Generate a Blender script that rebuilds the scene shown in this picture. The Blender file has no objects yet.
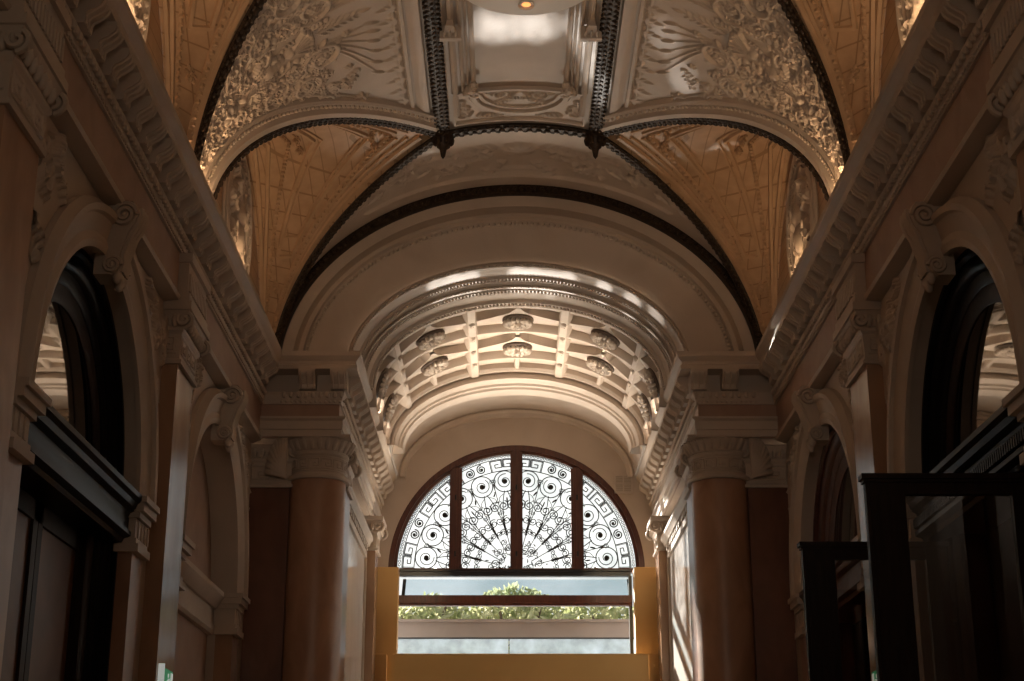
import bpy, math, random
import numpy as np
from mathutils import Vector, Matrix
random.seed(7)
PI = math.pi
ZO = 1.6                       # eye height: everything below is written relative to the eye, lifted at the end
sin, cos = math.sin, math.cos
COL = bpy.context.scene.collection
TOPS = []                      # top-level objects to lift
WL = {}                        # origin of each object, eye-relative

# ------------------------------------------------------------------ materials
def nodes_of(name):
    m = bpy.data.materials.new(name); m.use_nodes = True
    nt = m.node_tree
    return m, nt, nt.nodes['Principled BSDF']

def mat(name, col, col2=None, rough=0.6, scale=3.0, bump=0.0, bscale=60.0, metal=0.0, spec=0.5, detail=6, stretch=None, contrast=(0.35, 0.65)):
    m, nt, b = nodes_of(name)
    b.inputs['Roughness'].default_value = rough
    b.inputs['Metallic'].default_value = metal
    b.inputs['Specular IOR Level'].default_value = spec
    tc = nt.nodes.new('ShaderNodeTexCoord')
    vec = tc.outputs['Object']
    if stretch:
        mp = nt.nodes.new('ShaderNodeMapping'); mp.inputs['Scale'].default_value = stretch
        nt.links.new(vec, mp.inputs['Vector']); vec = mp.outputs['Vector']
    if col2 is None:
        b.inputs['Base Color'].default_value = (*col, 1)
    else:
        n = nt.nodes.new('ShaderNodeTexNoise'); n.inputs['Scale'].default_value = scale
        n.inputs['Detail'].default_value = detail; n.inputs['Distortion'].default_value = 0.6
        nt.links.new(vec, n.inputs['Vector'])
        r = nt.nodes.new('ShaderNodeValToRGB')
        r.color_ramp.elements[0].position = contrast[0]; r.color_ramp.elements[1].position = contrast[1]
        r.color_ramp.elements[0].color = (*col, 1); r.color_ramp.elements[1].color = (*col2, 1)
        nt.links.new(n.outputs['Fac'], r.inputs['Fac']); nt.links.new(r.outputs['Color'], b.inputs['Base Color'])
    if bump:
        n2 = nt.nodes.new('ShaderNodeTexNoise'); n2.inputs['Scale'].default_value = bscale
        n2.inputs['Detail'].default_value = 4
        nt.links.new(vec, n2.inputs['Vector'])
        bp = nt.nodes.new('ShaderNodeBump'); bp.inputs['Strength'].default_value = bump; bp.inputs['Distance'].default_value = 0.02
        nt.links.new(n2.outputs['Fac'], bp.inputs['Height']); nt.links.new(bp.outputs['Normal'], b.inputs['Normal'])
    return m

def mosaic(name, col, col2, line, pitch=0.20, w=0.07):
    """glazed tile with thin joints on a square grid in Y and Z"""
    m, nt, b = nodes_of(name)
    b.inputs['Roughness'].default_value = 0.5
    tc = nt.nodes.new('ShaderNodeTexCoord'); sp = nt.nodes.new('ShaderNodeSeparateXYZ')
    nt.links.new(tc.outputs['Object'], sp.inputs['Vector'])
    def M(op, a, bb):
        n = nt.nodes.new('ShaderNodeMath'); n.operation = op
        for i, v in enumerate((a, bb)):
            if hasattr(v, 'is_linked'): nt.links.new(v, n.inputs[i])
            elif v is not None: n.inputs[i].default_value = v
        return n.outputs[0]
    gs = []
    for k in ('X', 'Z'):
        f = M('FRACT', M('DIVIDE', sp.outputs[k], pitch), None)
        gs.append(M('LESS_THAN', f, w))
    g = M('MAXIMUM', gs[0], gs[1])
    n = nt.nodes.new('ShaderNodeTexNoise'); n.inputs['Scale'].default_value = 5; n.inputs['Detail'].default_value = 8
    nt.links.new(tc.outputs['Object'], n.inputs['Vector'])
    r = nt.nodes.new('ShaderNodeValToRGB')
    r.color_ramp.elements[0].color = (*col, 1); r.color_ramp.elements[1].color = (*col2, 1)
    r.color_ramp.elements[0].position = .35; r.color_ramp.elements[1].position = .65
    nt.links.new(n.outputs['Fac'], r.inputs['Fac'])
    mx = nt.nodes.new('ShaderNodeMix'); mx.data_type = 'RGBA'
    mx.inputs[7].default_value = (*line, 1)
    nt.links.new(g, mx.inputs[0]); nt.links.new(r.outputs['Color'], mx.inputs[6]); nt.links.new(mx.outputs[2], b.inputs['Base Color'])
    return m

def glassy(name, tint=(1, 1, 1), gloss=0.12, rough=0.02, milk=None, milk_fac=0.0):
    """thin pane: mostly clear, a little reflective, optionally milky"""
    m, nt, b = nodes_of(name)
    out = nt.nodes['Material Output']; nt.nodes.remove(b)
    t = nt.nodes.new('ShaderNodeBsdfTransparent'); t.inputs['Color'].default_value = (*tint, 1)
    g = nt.nodes.new('ShaderNodeBsdfGlossy'); g.inputs['Roughness'].default_value = rough
    mx = nt.nodes.new('ShaderNodeMixShader'); mx.inputs[0].default_value = gloss
    nt.links.new(t.outputs[0], mx.inputs[1]); nt.links.new(g.outputs[0], mx.inputs[2])
    last = mx
    if milk:
        d = nt.nodes.new('ShaderNodeBsdfTranslucent'); d.inputs['Color'].default_value = (*milk, 1)
        m2 = nt.nodes.new('ShaderNodeMixShader')
        n = nt.nodes.new('ShaderNodeTexNoise'); n.inputs['Scale'].default_value = 2.2; n.inputs['Detail'].default_value = 5
        tc = nt.nodes.new('ShaderNodeTexCoord'); nt.links.new(tc.outputs['Object'], n.inputs['Vector'])
        mp = nt.nodes.new('ShaderNodeMapRange'); mp.inputs[1].default_value = .3; mp.inputs[2].default_value = .7
        mp.inputs[3].default_value = milk_fac * .5; mp.inputs[4].default_value = min(1, milk_fac * 1.4)
        nt.links.new(n.outputs['Fac'], mp.inputs[0]); nt.links.new(mp.outputs[0], m2.inputs[0])
        nt.links.new(mx.outputs[0], m2.inputs[1]); nt.links.new(d.outputs[0], m2.inputs[2]); last = m2
    nt.links.new(last.outputs[0], out.inputs['Surface'])
    return m

def emit(name, col, s):
    m, nt, b = nodes_of(name)
    b.inputs['Base Color'].default_value = (*col, 1)
    b.inputs['Emission Color'].default_value = (*col, 1); b.inputs['Emission Strength'].default_value = s
    return m

def leafmat(name):
    m, nt, b = nodes_of(name); out = nt.nodes['Material Output']
    tc = nt.nodes.new('ShaderNodeTexCoord'); n = nt.nodes.new('ShaderNodeTexNoise'); n.inputs['Scale'].default_value = 2.4; n.inputs['Detail'].default_value = 3
    nt.links.new(tc.outputs['Object'], n.inputs['Vector'])
    r = nt.nodes.new('ShaderNodeValToRGB'); r.color_ramp.elements[0].color = (.26, .30, .12, 1); r.color_ramp.elements[1].color = (.56, .54, .34, 1)
    r.color_ramp.elements[0].position = .38; r.color_ramp.elements[1].position = .62
    nt.links.new(n.outputs['Fac'], r.inputs['Fac'])
    t = nt.nodes.new('ShaderNodeBsdfTranslucent'); mx = nt.nodes.new('ShaderNodeMixShader'); mx.inputs[0].default_value = .5
    nt.links.new(r.outputs['Color'], t.inputs['Color']); nt.links.new(r.outputs['Color'], b.inputs['Base Color'])
    nt.links.new(b.outputs[0], mx.inputs[1]); nt.links.new(t.outputs[0], mx.inputs[2]); nt.links.new(mx.outputs[0], out.inputs['Surface'])
    return m

PLASTER = mat('cream_plaster', (.50, .415, .34), (.57, .48, .40), .55, 1.6, .12, 40)
GOLDPL = mat('gilded_plaster', (.47, .31, .185), (.55, .37, .23), .55, 2.5)
PLASTER2 = mat('wall_plaster', (.47, .38, .30), (.54, .445, .36), .6, 1.2, .12, 40)
BROWN = mat('brown_frieze', (.32, .20, .14), (.38, .245, .175), .5, 2.5)
MARBLE = mat('brown_marble', (.32, .17, .10), (.46, .27, .17), .38, 2.2, stretch=(1, 1, .5))
DARKMARBLE = mat('dark_marble', (.13, .055, .035), (.20, .09, .055), .3, 2.2, stretch=(1, 1, .5))
GREYMARBLE = mat('grey_marble', (.70, .66, .61), (.82, .79, .75), .12, 1.5, stretch=(1, 1, .4), detail=9)
PILMARBLE = mat('pilaster_marble', (.30, .17, .10), (.40, .25, .155), .2, 2.0, stretch=(1, 1, .5), spec=.22)
RIB = mat('dark_bronze', (.020, .012, .007), (.055, .034, .020), .5, 18, metal=.15, spec=.25)
MOSAIC = mosaic('gold_mosaic', (.46, .305, .185), (.55, .37, .23), (.32, .195, .105))
BLACK = mat('black_lacquer', (.010, .010, .012), None, .3, spec=.04)
DARKWOOD = mat('dark_wood', (.012, .006, .005), (.022, .011, .008), .5, 4, stretch=(6, 6, .6), spec=.15)
REDWOOD = mat('red_brown_wood', (.055, .014, .008), (.095, .026, .014), .4, 5, stretch=(6, 6, .6))
DOORBROWN = mat('door_panel_brown', (.14, .065, .035), (.18, .085, .045), .4, 2, spec=.2)
YELLOW = mat('yellow_paint', (.46, .265, .085), (.50, .29, .095), .6, .8)
IRON = mat('wrought_iron', (.014, .013, .013), None, .5, metal=.3)
STEEL = mat('black_steel', (.012, .013, .015), None, .35)
WHITE = mat('white_paint', (.82, .79, .74), None, .5)
GREENP = emit('sign_green', (.02, .35, .14), .25)
WHITEP = emit('sign_white', (.8, .85, .8), .35)
MIRROR = mat('dark_mirror', (.12, .097, .075), None, .03, metal=1.0)
PANE = glassy('window_pane', (.97, .98, 1), .05, .02, (.95, .97, .95), .05)
CLEAR = glassy('clear_glass', (.9, .93, .94), .10, .02)
CANOPY = glassy('canopy_glass', (.87, .94, .98), .10, .015)
FROST = glassy('frosted_glass', (.86, .93, 1.0), .05, .1, (.84, .92, 1.0), .45)
DARKPANE = glassy('door_glass', (.82, .78, .74), .08, .02)
CONCRETE = mat('parapet_stone', (.25, .225, .225), (.30, .27, .27), .8, 1.2, .1)
FLOORM = mat('floor_marble', (.44, .36, .28), (.56, .47, .38), .2, 1.2)
LEAF = leafmat('tree_leaf')
BARK = mat('tree_bark', (.10, .07, .05), (.16, .12, .09), .9, 6)
GRASSM = mat('ground_paving', (.56, .55, .52), (.64, .63, .60), .9, 1)
LAMPGLOW = emit('lamp_glow', (1.0, .36, .10), 1.6)
VENTM = mat('vent_metal', (.40, .33, .26), None, .5)

# ------------------------------------------------------------------ mesh builder
class MB:
    def __init__(self): self.v = []; self.f = []
    def add(self, vs, fs):
        b = len(self.v); self.v.extend([tuple(p) for p in vs]); self.f.extend([tuple(i + b for i in f) for f in fs]); return self
    def join(self, o): return self.add(o.v, o.f)
    def box(self, x0, x1, y0, y1, z0, z1):
        x0, x1 = min(x0, x1), max(x0, x1); y0, y1 = min(y0, y1), max(y0, y1); z0, z1 = min(z0, z1), max(z0, z1)
        return self.add([(x0,y0,z0),(x1,y0,z0),(x1,y1,z0),(x0,y1,z0),(x0,y0,z1),(x1,y0,z1),(x1,y1,z1),(x0,y1,z1)],
                        [(0,3,2,1),(4,5,6,7),(0,1,5,4),(1,2,6,5),(2,3,7,6),(3,0,4,7)])
    def grid(self, fn, us, vs, closed_u=False):
        n, m = len(us), len(vs)
        pts = [fn(u, v) for u in us for v in vs]
        fs = []
        for i in range(n if closed_u else n - 1):
            for j in range(m - 1):
                a = i * m + j; b = ((i + 1) % n) * m + j
                fs.append((a, b, b + 1, a + 1))
        return self.add(pts, fs)
    def rings(self, rings, closed=True, cap=True):
        n = len(rings[0]); pts = [p for r in rings for p in r]; fs = []
        for i in range(len(rings) - 1):
            for j in range(n if closed else n - 1):
                a = i * n + j; b = i * n + (j + 1) % n
                fs.append((a, b, b + n, a + n))
        if cap and closed:
            fs.append(tuple(reversed(range(n)))); k = (len(rings) - 1) * n; fs.append(tuple(range(k, k + n)))
        return self.add(pts, fs)
    def tube(self, path, r, n=6, up=None, flat=1.0, closed=False):
        path = [Vector(p) for p in path]; N = len(path)
        if N < 2: return self
        rr = r if hasattr(r, '__len__') else [r] * N
        ts = []
        for i in range(N):
            a = path[(i - 1) % N] if (closed or i > 0) else path[0]; b = path[(i + 1) % N] if (closed or i < N - 1) else path[-1]
            t = (b - a); ts.append(t.normalized() if t.length > 1e-9 else Vector((0, 0, 1)))
        u = Vector(up) if up is not None else (Vector((0, 0, 1)) if abs(ts[0].z) < .9 else Vector((1, 0, 0)))
        rings = []
        for i in range(N):
            t = ts[i]; u = (u - t * u.dot(t))
            u = u.normalized() if u.length > 1e-6 else t.orthogonal().normalized()
            w = t.cross(u)
            rings.append([path[i] + (u * cos(2*PI*k/n) * flat + w * sin(2*PI*k/n)) * rr[i] for k in range(n)])
        if closed: rings.append(rings[0])
        return self.rings(rings, True, not closed)
    def lathe(self, c, prof, n=32, a0=0, a1=2*PI, axis='Z'):
        full = abs(a1 - a0 - 2*PI) < 1e-6
        us = [a0 + (a1 - a0) * i / n for i in range(n if full else n + 1)]
        def fn(u, v):
            r, z = prof[v]
            if axis == 'Z': return (c[0] + r*cos(u), c[1] + r*sin(u), c[2] + z)
            if axis == 'Y': return (c[0] + r*cos(u), c[1] + z, c[2] + r*sin(u))
            return (c[0] + z, c[1] + r*cos(u), c[2] + r*sin(u))
        return self.grid(fn, us, range(len(prof)), full)
    def blob(self, c, ax, ay, az, n=6, m=4):
        """ellipsoid with half-axis vectors"""
        c, ax, ay, az = Vector(c), Vector(ax), Vector(ay), Vector(az)
        pts = [c + az]; fs = []
        for i in range(1, m):
            t = PI * i / m
            for k in range(n):
                p = 2*PI*k/n
                pts.append(c + (ax*cos(p) + ay*sin(p)) * sin(t) + az * cos(t))
        pts.append(c - az); L = len(pts) - 1
        for k in range(n): fs.append((0, 1 + k, 1 + (k+1) % n))
        for i in range(m - 2):
            for k in range(n):
                a = 1 + i*n + k; b = 1 + i*n + (k+1) % n
                fs.append((a, a + n, b + n, b))
        for k in range(n): fs.append((L, 1 + (m-2)*n + (k+1) % n, 1 + (m-2)*n + k))
        return self.add(pts, fs)
    def prism(self, poly, fn0, fn1):
        n = len(poly)
        self.add([fn0(*p) for p in poly] + [fn1(*p) for p in poly],
                 [tuple(range(n)), tuple(reversed(range(n, 2*n)))] + [(i, i+n, (i+1) % n + n, (i+1) % n) for i in range(n)])
        return self
    def extrude_y(self, prof, y0, y1, closed=False):
        return self.rings([[(x, y, z) for x, z in prof] for y in (y0, y1)], closed, True)
    def plan_sweep(self, path, prof, closed=False):
        """profile (p,z) swept along a plan polyline of (x,y,(nx,ny)); p goes along the given (mitred) offset"""
        rings = []
        for (x, y, nx, ny) in path:
            rings.append([(x + nx*p, y + ny*p, z) for p, z in prof])
        return self.rings(rings, closed, closed)
    def mirror(self):
        m = MB(); m.v = [(-x, y, z) for x, y, z in self.v]; m.f = [tuple(reversed(f)) for f in self.f]; return m
    def side(self, s): return self if s < 0 else self.mirror()      # everything is written for the left (x<0)
    def build(self, name, material, parent=None, smooth=35, fix=True):
        me = bpy.data.meshes.new(name)
        if parent is not None: org = WL[parent.name]
        else:
            a = np.array(self.v); lo, hi = a.min(0), a.max(0)
            org = Vector(((lo[0]+hi[0])/2, (lo[1]+hi[1])/2, lo[2]))
        me.from_pydata([(p[0]-org[0], p[1]-org[1], p[2]-org[2]) for p in self.v], [], self.f)
        me.update()
        if fix and len(self.f) < 60000:
            import bmesh
            bm = bmesh.new(); bm.from_mesh(me); bmesh.ops.recalc_face_normals(bm, faces=bm.faces); bm.to_mesh(me); bm.free()
        me.materials.append(material)
        if smooth:
            me.shade_smooth(); me.set_sharp_from_angle(angle=math.radians(smooth))
        o = bpy.data.objects.new(name, me); COL.objects.link(o)
        WL[o.name] = Vector(org)
        if parent is not None: o.parent = parent
        else: o.location = org; TOPS.append(o)
        return o

def tag(o, label=None, cat=None, group=None, kind=None):
    if label: o['label'] = label
    if cat: o['category'] = cat
    if group: o['group'] = group
    if kind: o['kind'] = kind
    return o
def thing(name, label, cat, loc, group=None, kind=None):
    o = bpy.data.objects.new(name, None); COL.objects.link(o); o.empty_display_size = .2
    o.location = loc; WL[o.name] = Vector(loc); TOPS.append(o)
    return tag(o, label, cat, group, kind)
LR = lambda s: 'left' if s < 0 else 'right'
def lin(a, b, n): return [a + (b - a) * i / (n - 1) for i in range(n)]

# ------------------------------------------------------------------ vault geometry
A, H, ZS = 3.70, 2.95, 6.95         # hall vault: half width, rise, springing
XR = 1.09                           # the two long ribs
YE = 22.40                          # the end wall above the cornice
def zb(x, a=A, h=H, z=ZS): return z + h * math.sqrt(max(0, 1 - (x/a)**2))
def bn(x):                          # inward normal of the vault at x
    z = (zb(x) - ZS)
    n = Vector((-x/A**2, 0, -z/H**2)); return n.normalized()
def bp(x, y, off=0.0): return Vector((x, y, zb(x))) + bn(x) * off
# lunettes: apex y, half length towards the camera, half length away
FAR = (20.15, 3.25, 2.22)
NEAR = (12.80, 2.95, 3.10)
def groin_x(t): return XR + (A - .02 - XR) * abs(t)
def groin(l, t, off=0):             # t in -1..1, left side
    c, hn, hf = l
    return bp(-groin_x(t), c + t * (hn if t < 0 else hf), off)
XT = 3.84                           # lunette end wall
def lun_wall(l, t):
    c = l[0] - .55; hn, hf = l[1] - .75, l[2] + .35
    if l is NEAR: c = l[0]; hn, hf = 2.55, 2.6
    return Vector((-XT, c + t * (hn if t < 0 else hf), ZS - .1 + 2.45 * math.sqrt(max(0, 1 - t*t))))
def cell(l, t, w, off=0.0):
    t2 = sin(t * PI / 2)
    f = lambda t_, w_: groin(l, sin(t_*PI/2)).lerp(lun_wall(l, sin(t_*PI/2)), w_)
    p = f(t, w)
    if off:
        e = .01
        du = f(min(t+e, 1), w) - f(max(t-e, -1), w); dw = f(t, min(w+e, 1)) - f(t, max(w-e, 0))
        n = du.cross(dw)
        if n.length > 1e-12:
            n.normalize()
            if n.z > 0: n = -n
            p = p + n * off
    return p

# ================================================================== ceiling of the hall
ceiling = thing('ceiling', 'plaster rib vault over the hall with tiled lunettes at the sides', 'ceiling', (0, 12, ZS), kind='structure')
m = MB()
m.grid(lambda x, y: bp(x, y), lin(-XR, XR, 13), [-6, 0, 6, 9, 12, 15, 18, 20.3, YE + .1])
for s in (-1, 1):
    q = MB()
    th = [math.asin(XR/A) + (PI/2 - math.asin(XR/A)) * i / 40 for i in range(41)]
    def strip(ya, yb):
        q.grid(lambda t, v: bp(-A*sin(t), ya(A*sin(t)) * (1-v) + yb(A*sin(t)) * v), th, lin(0, 1, 9))
    fr = lambda x: (x - XR) / (A - XR)
    strip(lambda x: -6, lambda x: NEAR[0] - NEAR[1] * fr(x))
    strip(lambda x: NEAR[0] + NEAR[2] * fr(x), lambda x: FAR[0] - FAR[1] * fr(x))
    strip(lambda x: FAR[0] + FAR[2] * fr(x), lambda x: YE + .05)
    m.join(q.side(s))
m.build('vault_shell', PLASTER, ceiling)
for s in (-1, 1):
    for l in (FAR, NEAR):
        q = MB(); q.grid(lambda t, w: cell(l, t, w), lin(-1, 1, 61), lin(0, 1, 13))
        q.side(s).build('tiled_lunette', MOSAIC, ceiling)
        # mouldings on both halves of the lunette cell
        q = MB(); bd = MB()
        for sg in (-1, 1):
            for w, r in ((.085, .05), (.15, .03), (.21, .035)):
                q.tube([cell(l, sg*t, w + .03*t, .015) for t in lin(0.02, .93, 30)], r, 5, flat=.7)
            for (w0, w1, te, r, beads) in ((.26, .76, .86, .028, True), (.36, .64, .56, .035, False), (.40, .60, .48, .018, False)):
                pts = [(t, w0) for t in lin(0, te, 40)] + [(te, w) for w in lin(w0, w1, 12)[1:-1]] + [(t, w1) for t in lin(te, 0, 40)]
                q.tube([cell(l, sg*t, w, .012) for t, w in pts], r, 5)
                if beads:
                    for t, w in pts[::1]:
                        bd.blob(cell(l, sg*t, w, .04), (.035,0,0), (0,.035,0), (0,0,.035), 5, 3)
            for w in (.86, .93):
                q.tube([cell(l, sg*t, w, .015) for t in lin(0.0, .97, 30)], .035, 5)
            for (t, w) in ((.04, .31), (.68, .51), (.04, .70)):
                c = cell(l, sg*t, w, .02)
                for k in range(8):
                    a = 2*PI*k/8; d = Vector((.3*cos(a), cos(a)*.75, sin(a))).normalized()
                    bd.blob(c + d*.07, d*.055, d.orthogonal().normalized()*.028, d.cross(d.orthogonal()).normalized()*.028, 5, 3)
                bd.blob(c, (.04,0,0), (0,.04,0), (0,0,.04), 6, 4)
        q.side(s).build('lunette_moulding', GOLDPL, ceiling)
        tag(bd.side(s).build('bead_border', GOLDPL, ceiling), kind='stuff')

# ------------------------------------------------------------------ ribs
def leafy(mb, path, nrm, r, pitch=.12, lf=1.0):
    """dark rib: half-round core with overlapping leaves and side studs along it"""
    path = [Vector(p) for p in path]
    mb.tube(path, r * .85, 8, up=nrm[0], flat=.6)
    d = 0; nxt = 0
    for i in range(len(path) - 1):
        a, b = path[i], path[i+1]; L = (b - a).length
        if L < 1e-6: continue
        t = (b - a) / L
        while nxt <= d + L:
            p = a.lerp(b, (nxt - d) / L); n = Vector(nrm[i]); n = (n - t*n.dot(t)).normalized(); w = t.cross(n)
            k = random.uniform(.85, 1.15) * lf
            jj = random.uniform(-.3, .3)
            for sg in (-1, 0, 1):
                ax = (t * .9 + w * (sg * .35 + jj)).normalized(); c_ = p + w*sg*r*.62 + n*r*(.50 if sg == 0 else .34) + t*pitch*(.5 if sg == 0 else 0)
                mb.blob(c_, ax*r*.50*k, ax.cross(n)*r*.27, n*r*.22*k, 6, 4)
            for sg in (-1, 1): mb.blob(p + w*sg*r*.93 + n*r*.08 + t*pitch*.5, t*r*.42, w*r*.2*k, n*r*.2, 5, 3)
            nxt += pitch
        d += L
ribgroup = 'dark leafy ribs of the vault'
for s in (-1, 1):
    ys = lin(6, FAR[0], 60)
    q = MB(); leafy(q, [bp(-XR, y, .05) for y in ys], [bn(-XR)] * 60, .10, .115)
    tag(q.side(s).build('vault_rib', RIB), f'straight dark leafy ceiling rib on the {LR(s)} edge of the central ceiling strip', 'rib', ribgroup)
    for l, sg, lab in ((FAR, -1, 'near curved rib of the far {} tiled lunette'), (FAR, 1, 'far curved rib of the far {} tiled lunette, beside the end wall'), (NEAR, 1, 'curved dark rib between the big {} relief panel and the near lunette')):
        tt = [sg * sin(PI/2 * k / 50) for k in range(51)]
        q = MB(); pts = [groin(l, t, .05) for t in tt]; nn = [bn(-groin_x(t)) for t in tt]
        leafy(q, pts, nn, .085, .10)
        tag(q.side(s).build('groin_rib', RIB), 'dark leafy ' + lab.format(LR(s)), 'rib', ribgroup)
    q = MB()
    c = bp(-XR, FAR[0] + .02, .08)
    q.lathe(c, [(.0, -.34), (.03, -.3), (.05, -.2), (.10, -.12), (.13, -.05), (.15, .05)], 10)
    for k in range(6):
        a = k*PI/3; q.blob(c + Vector((cos(a)*.11, sin(a)*.11, -.06)), (.05,0,0), (0,.05,0), (0,0,.09), 6, 4)
    tag(q.side(s).build('ceiling_pendant', RIB), f'dark pointed ceiling boss where the {LR(s)} ribs meet', 'boss', 'dark bosses where the ribs meet')
q = MB(); leafy(q, [bp(x, FAR[0]+.02, .05) for x in lin(-XR, XR, 24)], [bn(x) for x in lin(-XR, XR, 24)], .095, .13)
tag(q.build('cross_rib', RIB), 'short dark leafy rib crossing the central strip between the two bosses', 'rib', ribgroup)
q = MB()
th = lin(-PI/2 + .0, PI/2 - .0, 90)
q.grid(lambda t, k: ((A-[0, .0, .13, .15, .13, .0][k]) * sin(t), YE + [.0, -.13, -.15, -.06, .03, .03][k], ZS + (H - [0, .0, .13, .15, .13, .0][k]) * cos(t)), th, range(6))
for t in lin(-PI/2, PI/2, 110):
    c = Vector(((A-.075)*sin(t), YE - .145, ZS + (H-.075)*cos(t))); ta = Vector((A*cos(t), 0, -H*sin(t))).normalized(); r_ = ta.cross(Vector((0,1,0)))
    q.blob(c, ta*.04, r_*.045, (0,.025,0), 6, 4)
tag(q.build('wall_rib', RIB), 'dark leafy arch rib running along the top of the end wall', 'rib', ribgroup)

# ------------------------------------------------------------------ relief helper
class Relief:
    def __init__(self, P): self.P = P; self.H = np.zeros(P.shape[:2])
    def dot(self, x, y, r, h):
        d2 = ((self.P[..., 0]-x)**2 + (self.P[..., 1]-y)**2) / (r*r)
        i = d2 < 1
        self.H[i] = np.maximum(self.H[i], h * np.sqrt(1 - d2[i]))
    def cone(self, x, y, r, h): self.dot(x, y, r, h)
    def pit(self, x, y, r, h):
        d2 = ((self.P[..., 0]-x)**2 + (self.P[..., 1]-y)**2) / (r*r); i = d2 < 1
        self.H[i] -= h * (1 - d2[i])
    def stroke(self, pts, r, h, taper=True):
        n = len(pts); L = sum(math.dist(pts[i], pts[i+1]) for i in range(n-1)); k = max(2, int(L / (r*.45)))
        acc = [0]
        for i in range(n-1): acc.append(acc[-1] + math.dist(pts[i], pts[i+1]))
        for j in range(k + 1):
            d = L * j / k; i = 0
            while i < n - 2 and acc[i+1] < d: i += 1
            f = (d - acc[i]) / max(1e-9, acc[i+1] - acc[i])
            x = pts[i][0] + (pts[i+1][0]-pts[i][0])*f; y = pts[i][1] + (pts[i+1][1]-pts[i][1])*f
            q = 1.0 if not taper else (.45 + .55 * sin(PI * min(1, .15 + .85*j/k)))
            self.dot(x, y, r*q, h*q)
    def curve(self, pts, r, h):
        out = []
        q = [pts[0]] + list(pts) + [pts[-1]]
        for i in range(1, len(q) - 2):
            for k in range(8):
                t = k / 8
                out.append(tuple(.5*((2*q[i][j]) + (q[i+1][j]-q[i-1][j])*t + (2*q[i-1][j]-5*q[i][j]+4*q[i+1][j]-q[i+2][j])*t*t + (-q[i-1][j]+3*q[i][j]-3*q[i+1][j]+q[i+2][j])*t**3) for j in (0, 1)))
        self.stroke(out + [pts[-1]], r, h)
    def leaf(self, x, y, a, L, w, h):
        n = 7
        for j in range(n + 1):
            t = j / n; q = sin(PI * (.1 + .85*t)) ** .8
            self.dot(x + cos(a)*L*t, y + sin(a)*L*t, max(.01, w*q), h*q)
    def frond(self, x, y, a, L, w, h, n=4, bend=.6):
        px, py = x, y
        for j in range(n):
            t = j / n; aa = a + bend * t
            for sg in (-1, 1): self.leaf(px, py, aa + sg*.8, L*.42*(1-.5*t), w*.8, h*.8)
            px += cos(aa)*L/n; py += sin(aa)*L/n
        self.leaf(px, py, a + bend, L*.3, w, h)
        self.stroke([(x, y), ((x+px)/2, (y+py)/2), (px, py)], w*.6, h)
    def spiral(self, x, y, R, turns, a0, sg, r, h, leaves=True):
        pts = []
        n = int(14*turns) + 4
        for j in range(n + 1):
            t = j / n; a = a0 + sg*2*PI*turns*t; q = R*(1 - .85*t)
            pts.append((x + cos(a)*q, y + sin(a)*q))
        self.stroke(pts, r, h)
        self.flower(x, y, R*.33, h*1.25)
        if leaves:
            for j in range(2, n // 2, 2):
                px, py = pts[j]; a = math.atan2(py-y, px-x)
                self.leaf(px, py, a + sg*.7, R*.45, r*.8, h*.8)
        return pts
    def flower(self, x, y, R, h, n=6):
        for k in range(n):
            a = 2*PI*k/n; self.leaf(x, y, a, R, R*.32, h*.8)
        self.dot(x, y, R*.35, h)
    def shell(self, x, y, a, R, h, n=7):
        for k in range(n):
            aa = a + (k - (n-1)/2) * .24
            self.stroke([(x, y), (x + cos(aa)*R, y + sin(aa)*R)], R*.085, h, False)
            self.dot(x + cos(aa)*R, y + sin(aa)*R, R*.12, h*1.15)
        self.dot(x, y, R*.28, h*1.3)
    def mesh(self, fn):
        """fn(i, j, h) -> point"""
        n, m_ = self.H.shape; q = MB()
        q.v = [tuple(fn(i, j, self.H[i, j])) for i in range(n) for j in range(m_)]
        q.f = [(i*m_+j, (i+1)*m_+j, (i+1)*m_+j+1, i*m_+j+1) for i in range(n-1) for j in range(m_-1)]
        return q

# arc length along the vault, measured up from the foot
TT = np.linspace(PI/2, math.asin(XR/A), 400)
XX = A*np.sin(TT); ZZ = H*np.cos(TT)
SS = np.concatenate([[0], np.cumsum(np.hypot(np.diff(XX), np.diff(ZZ)))])
STOP = SS[-1]
def x_of_s(s): return float(np.interp(s, SS, XX))

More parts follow.
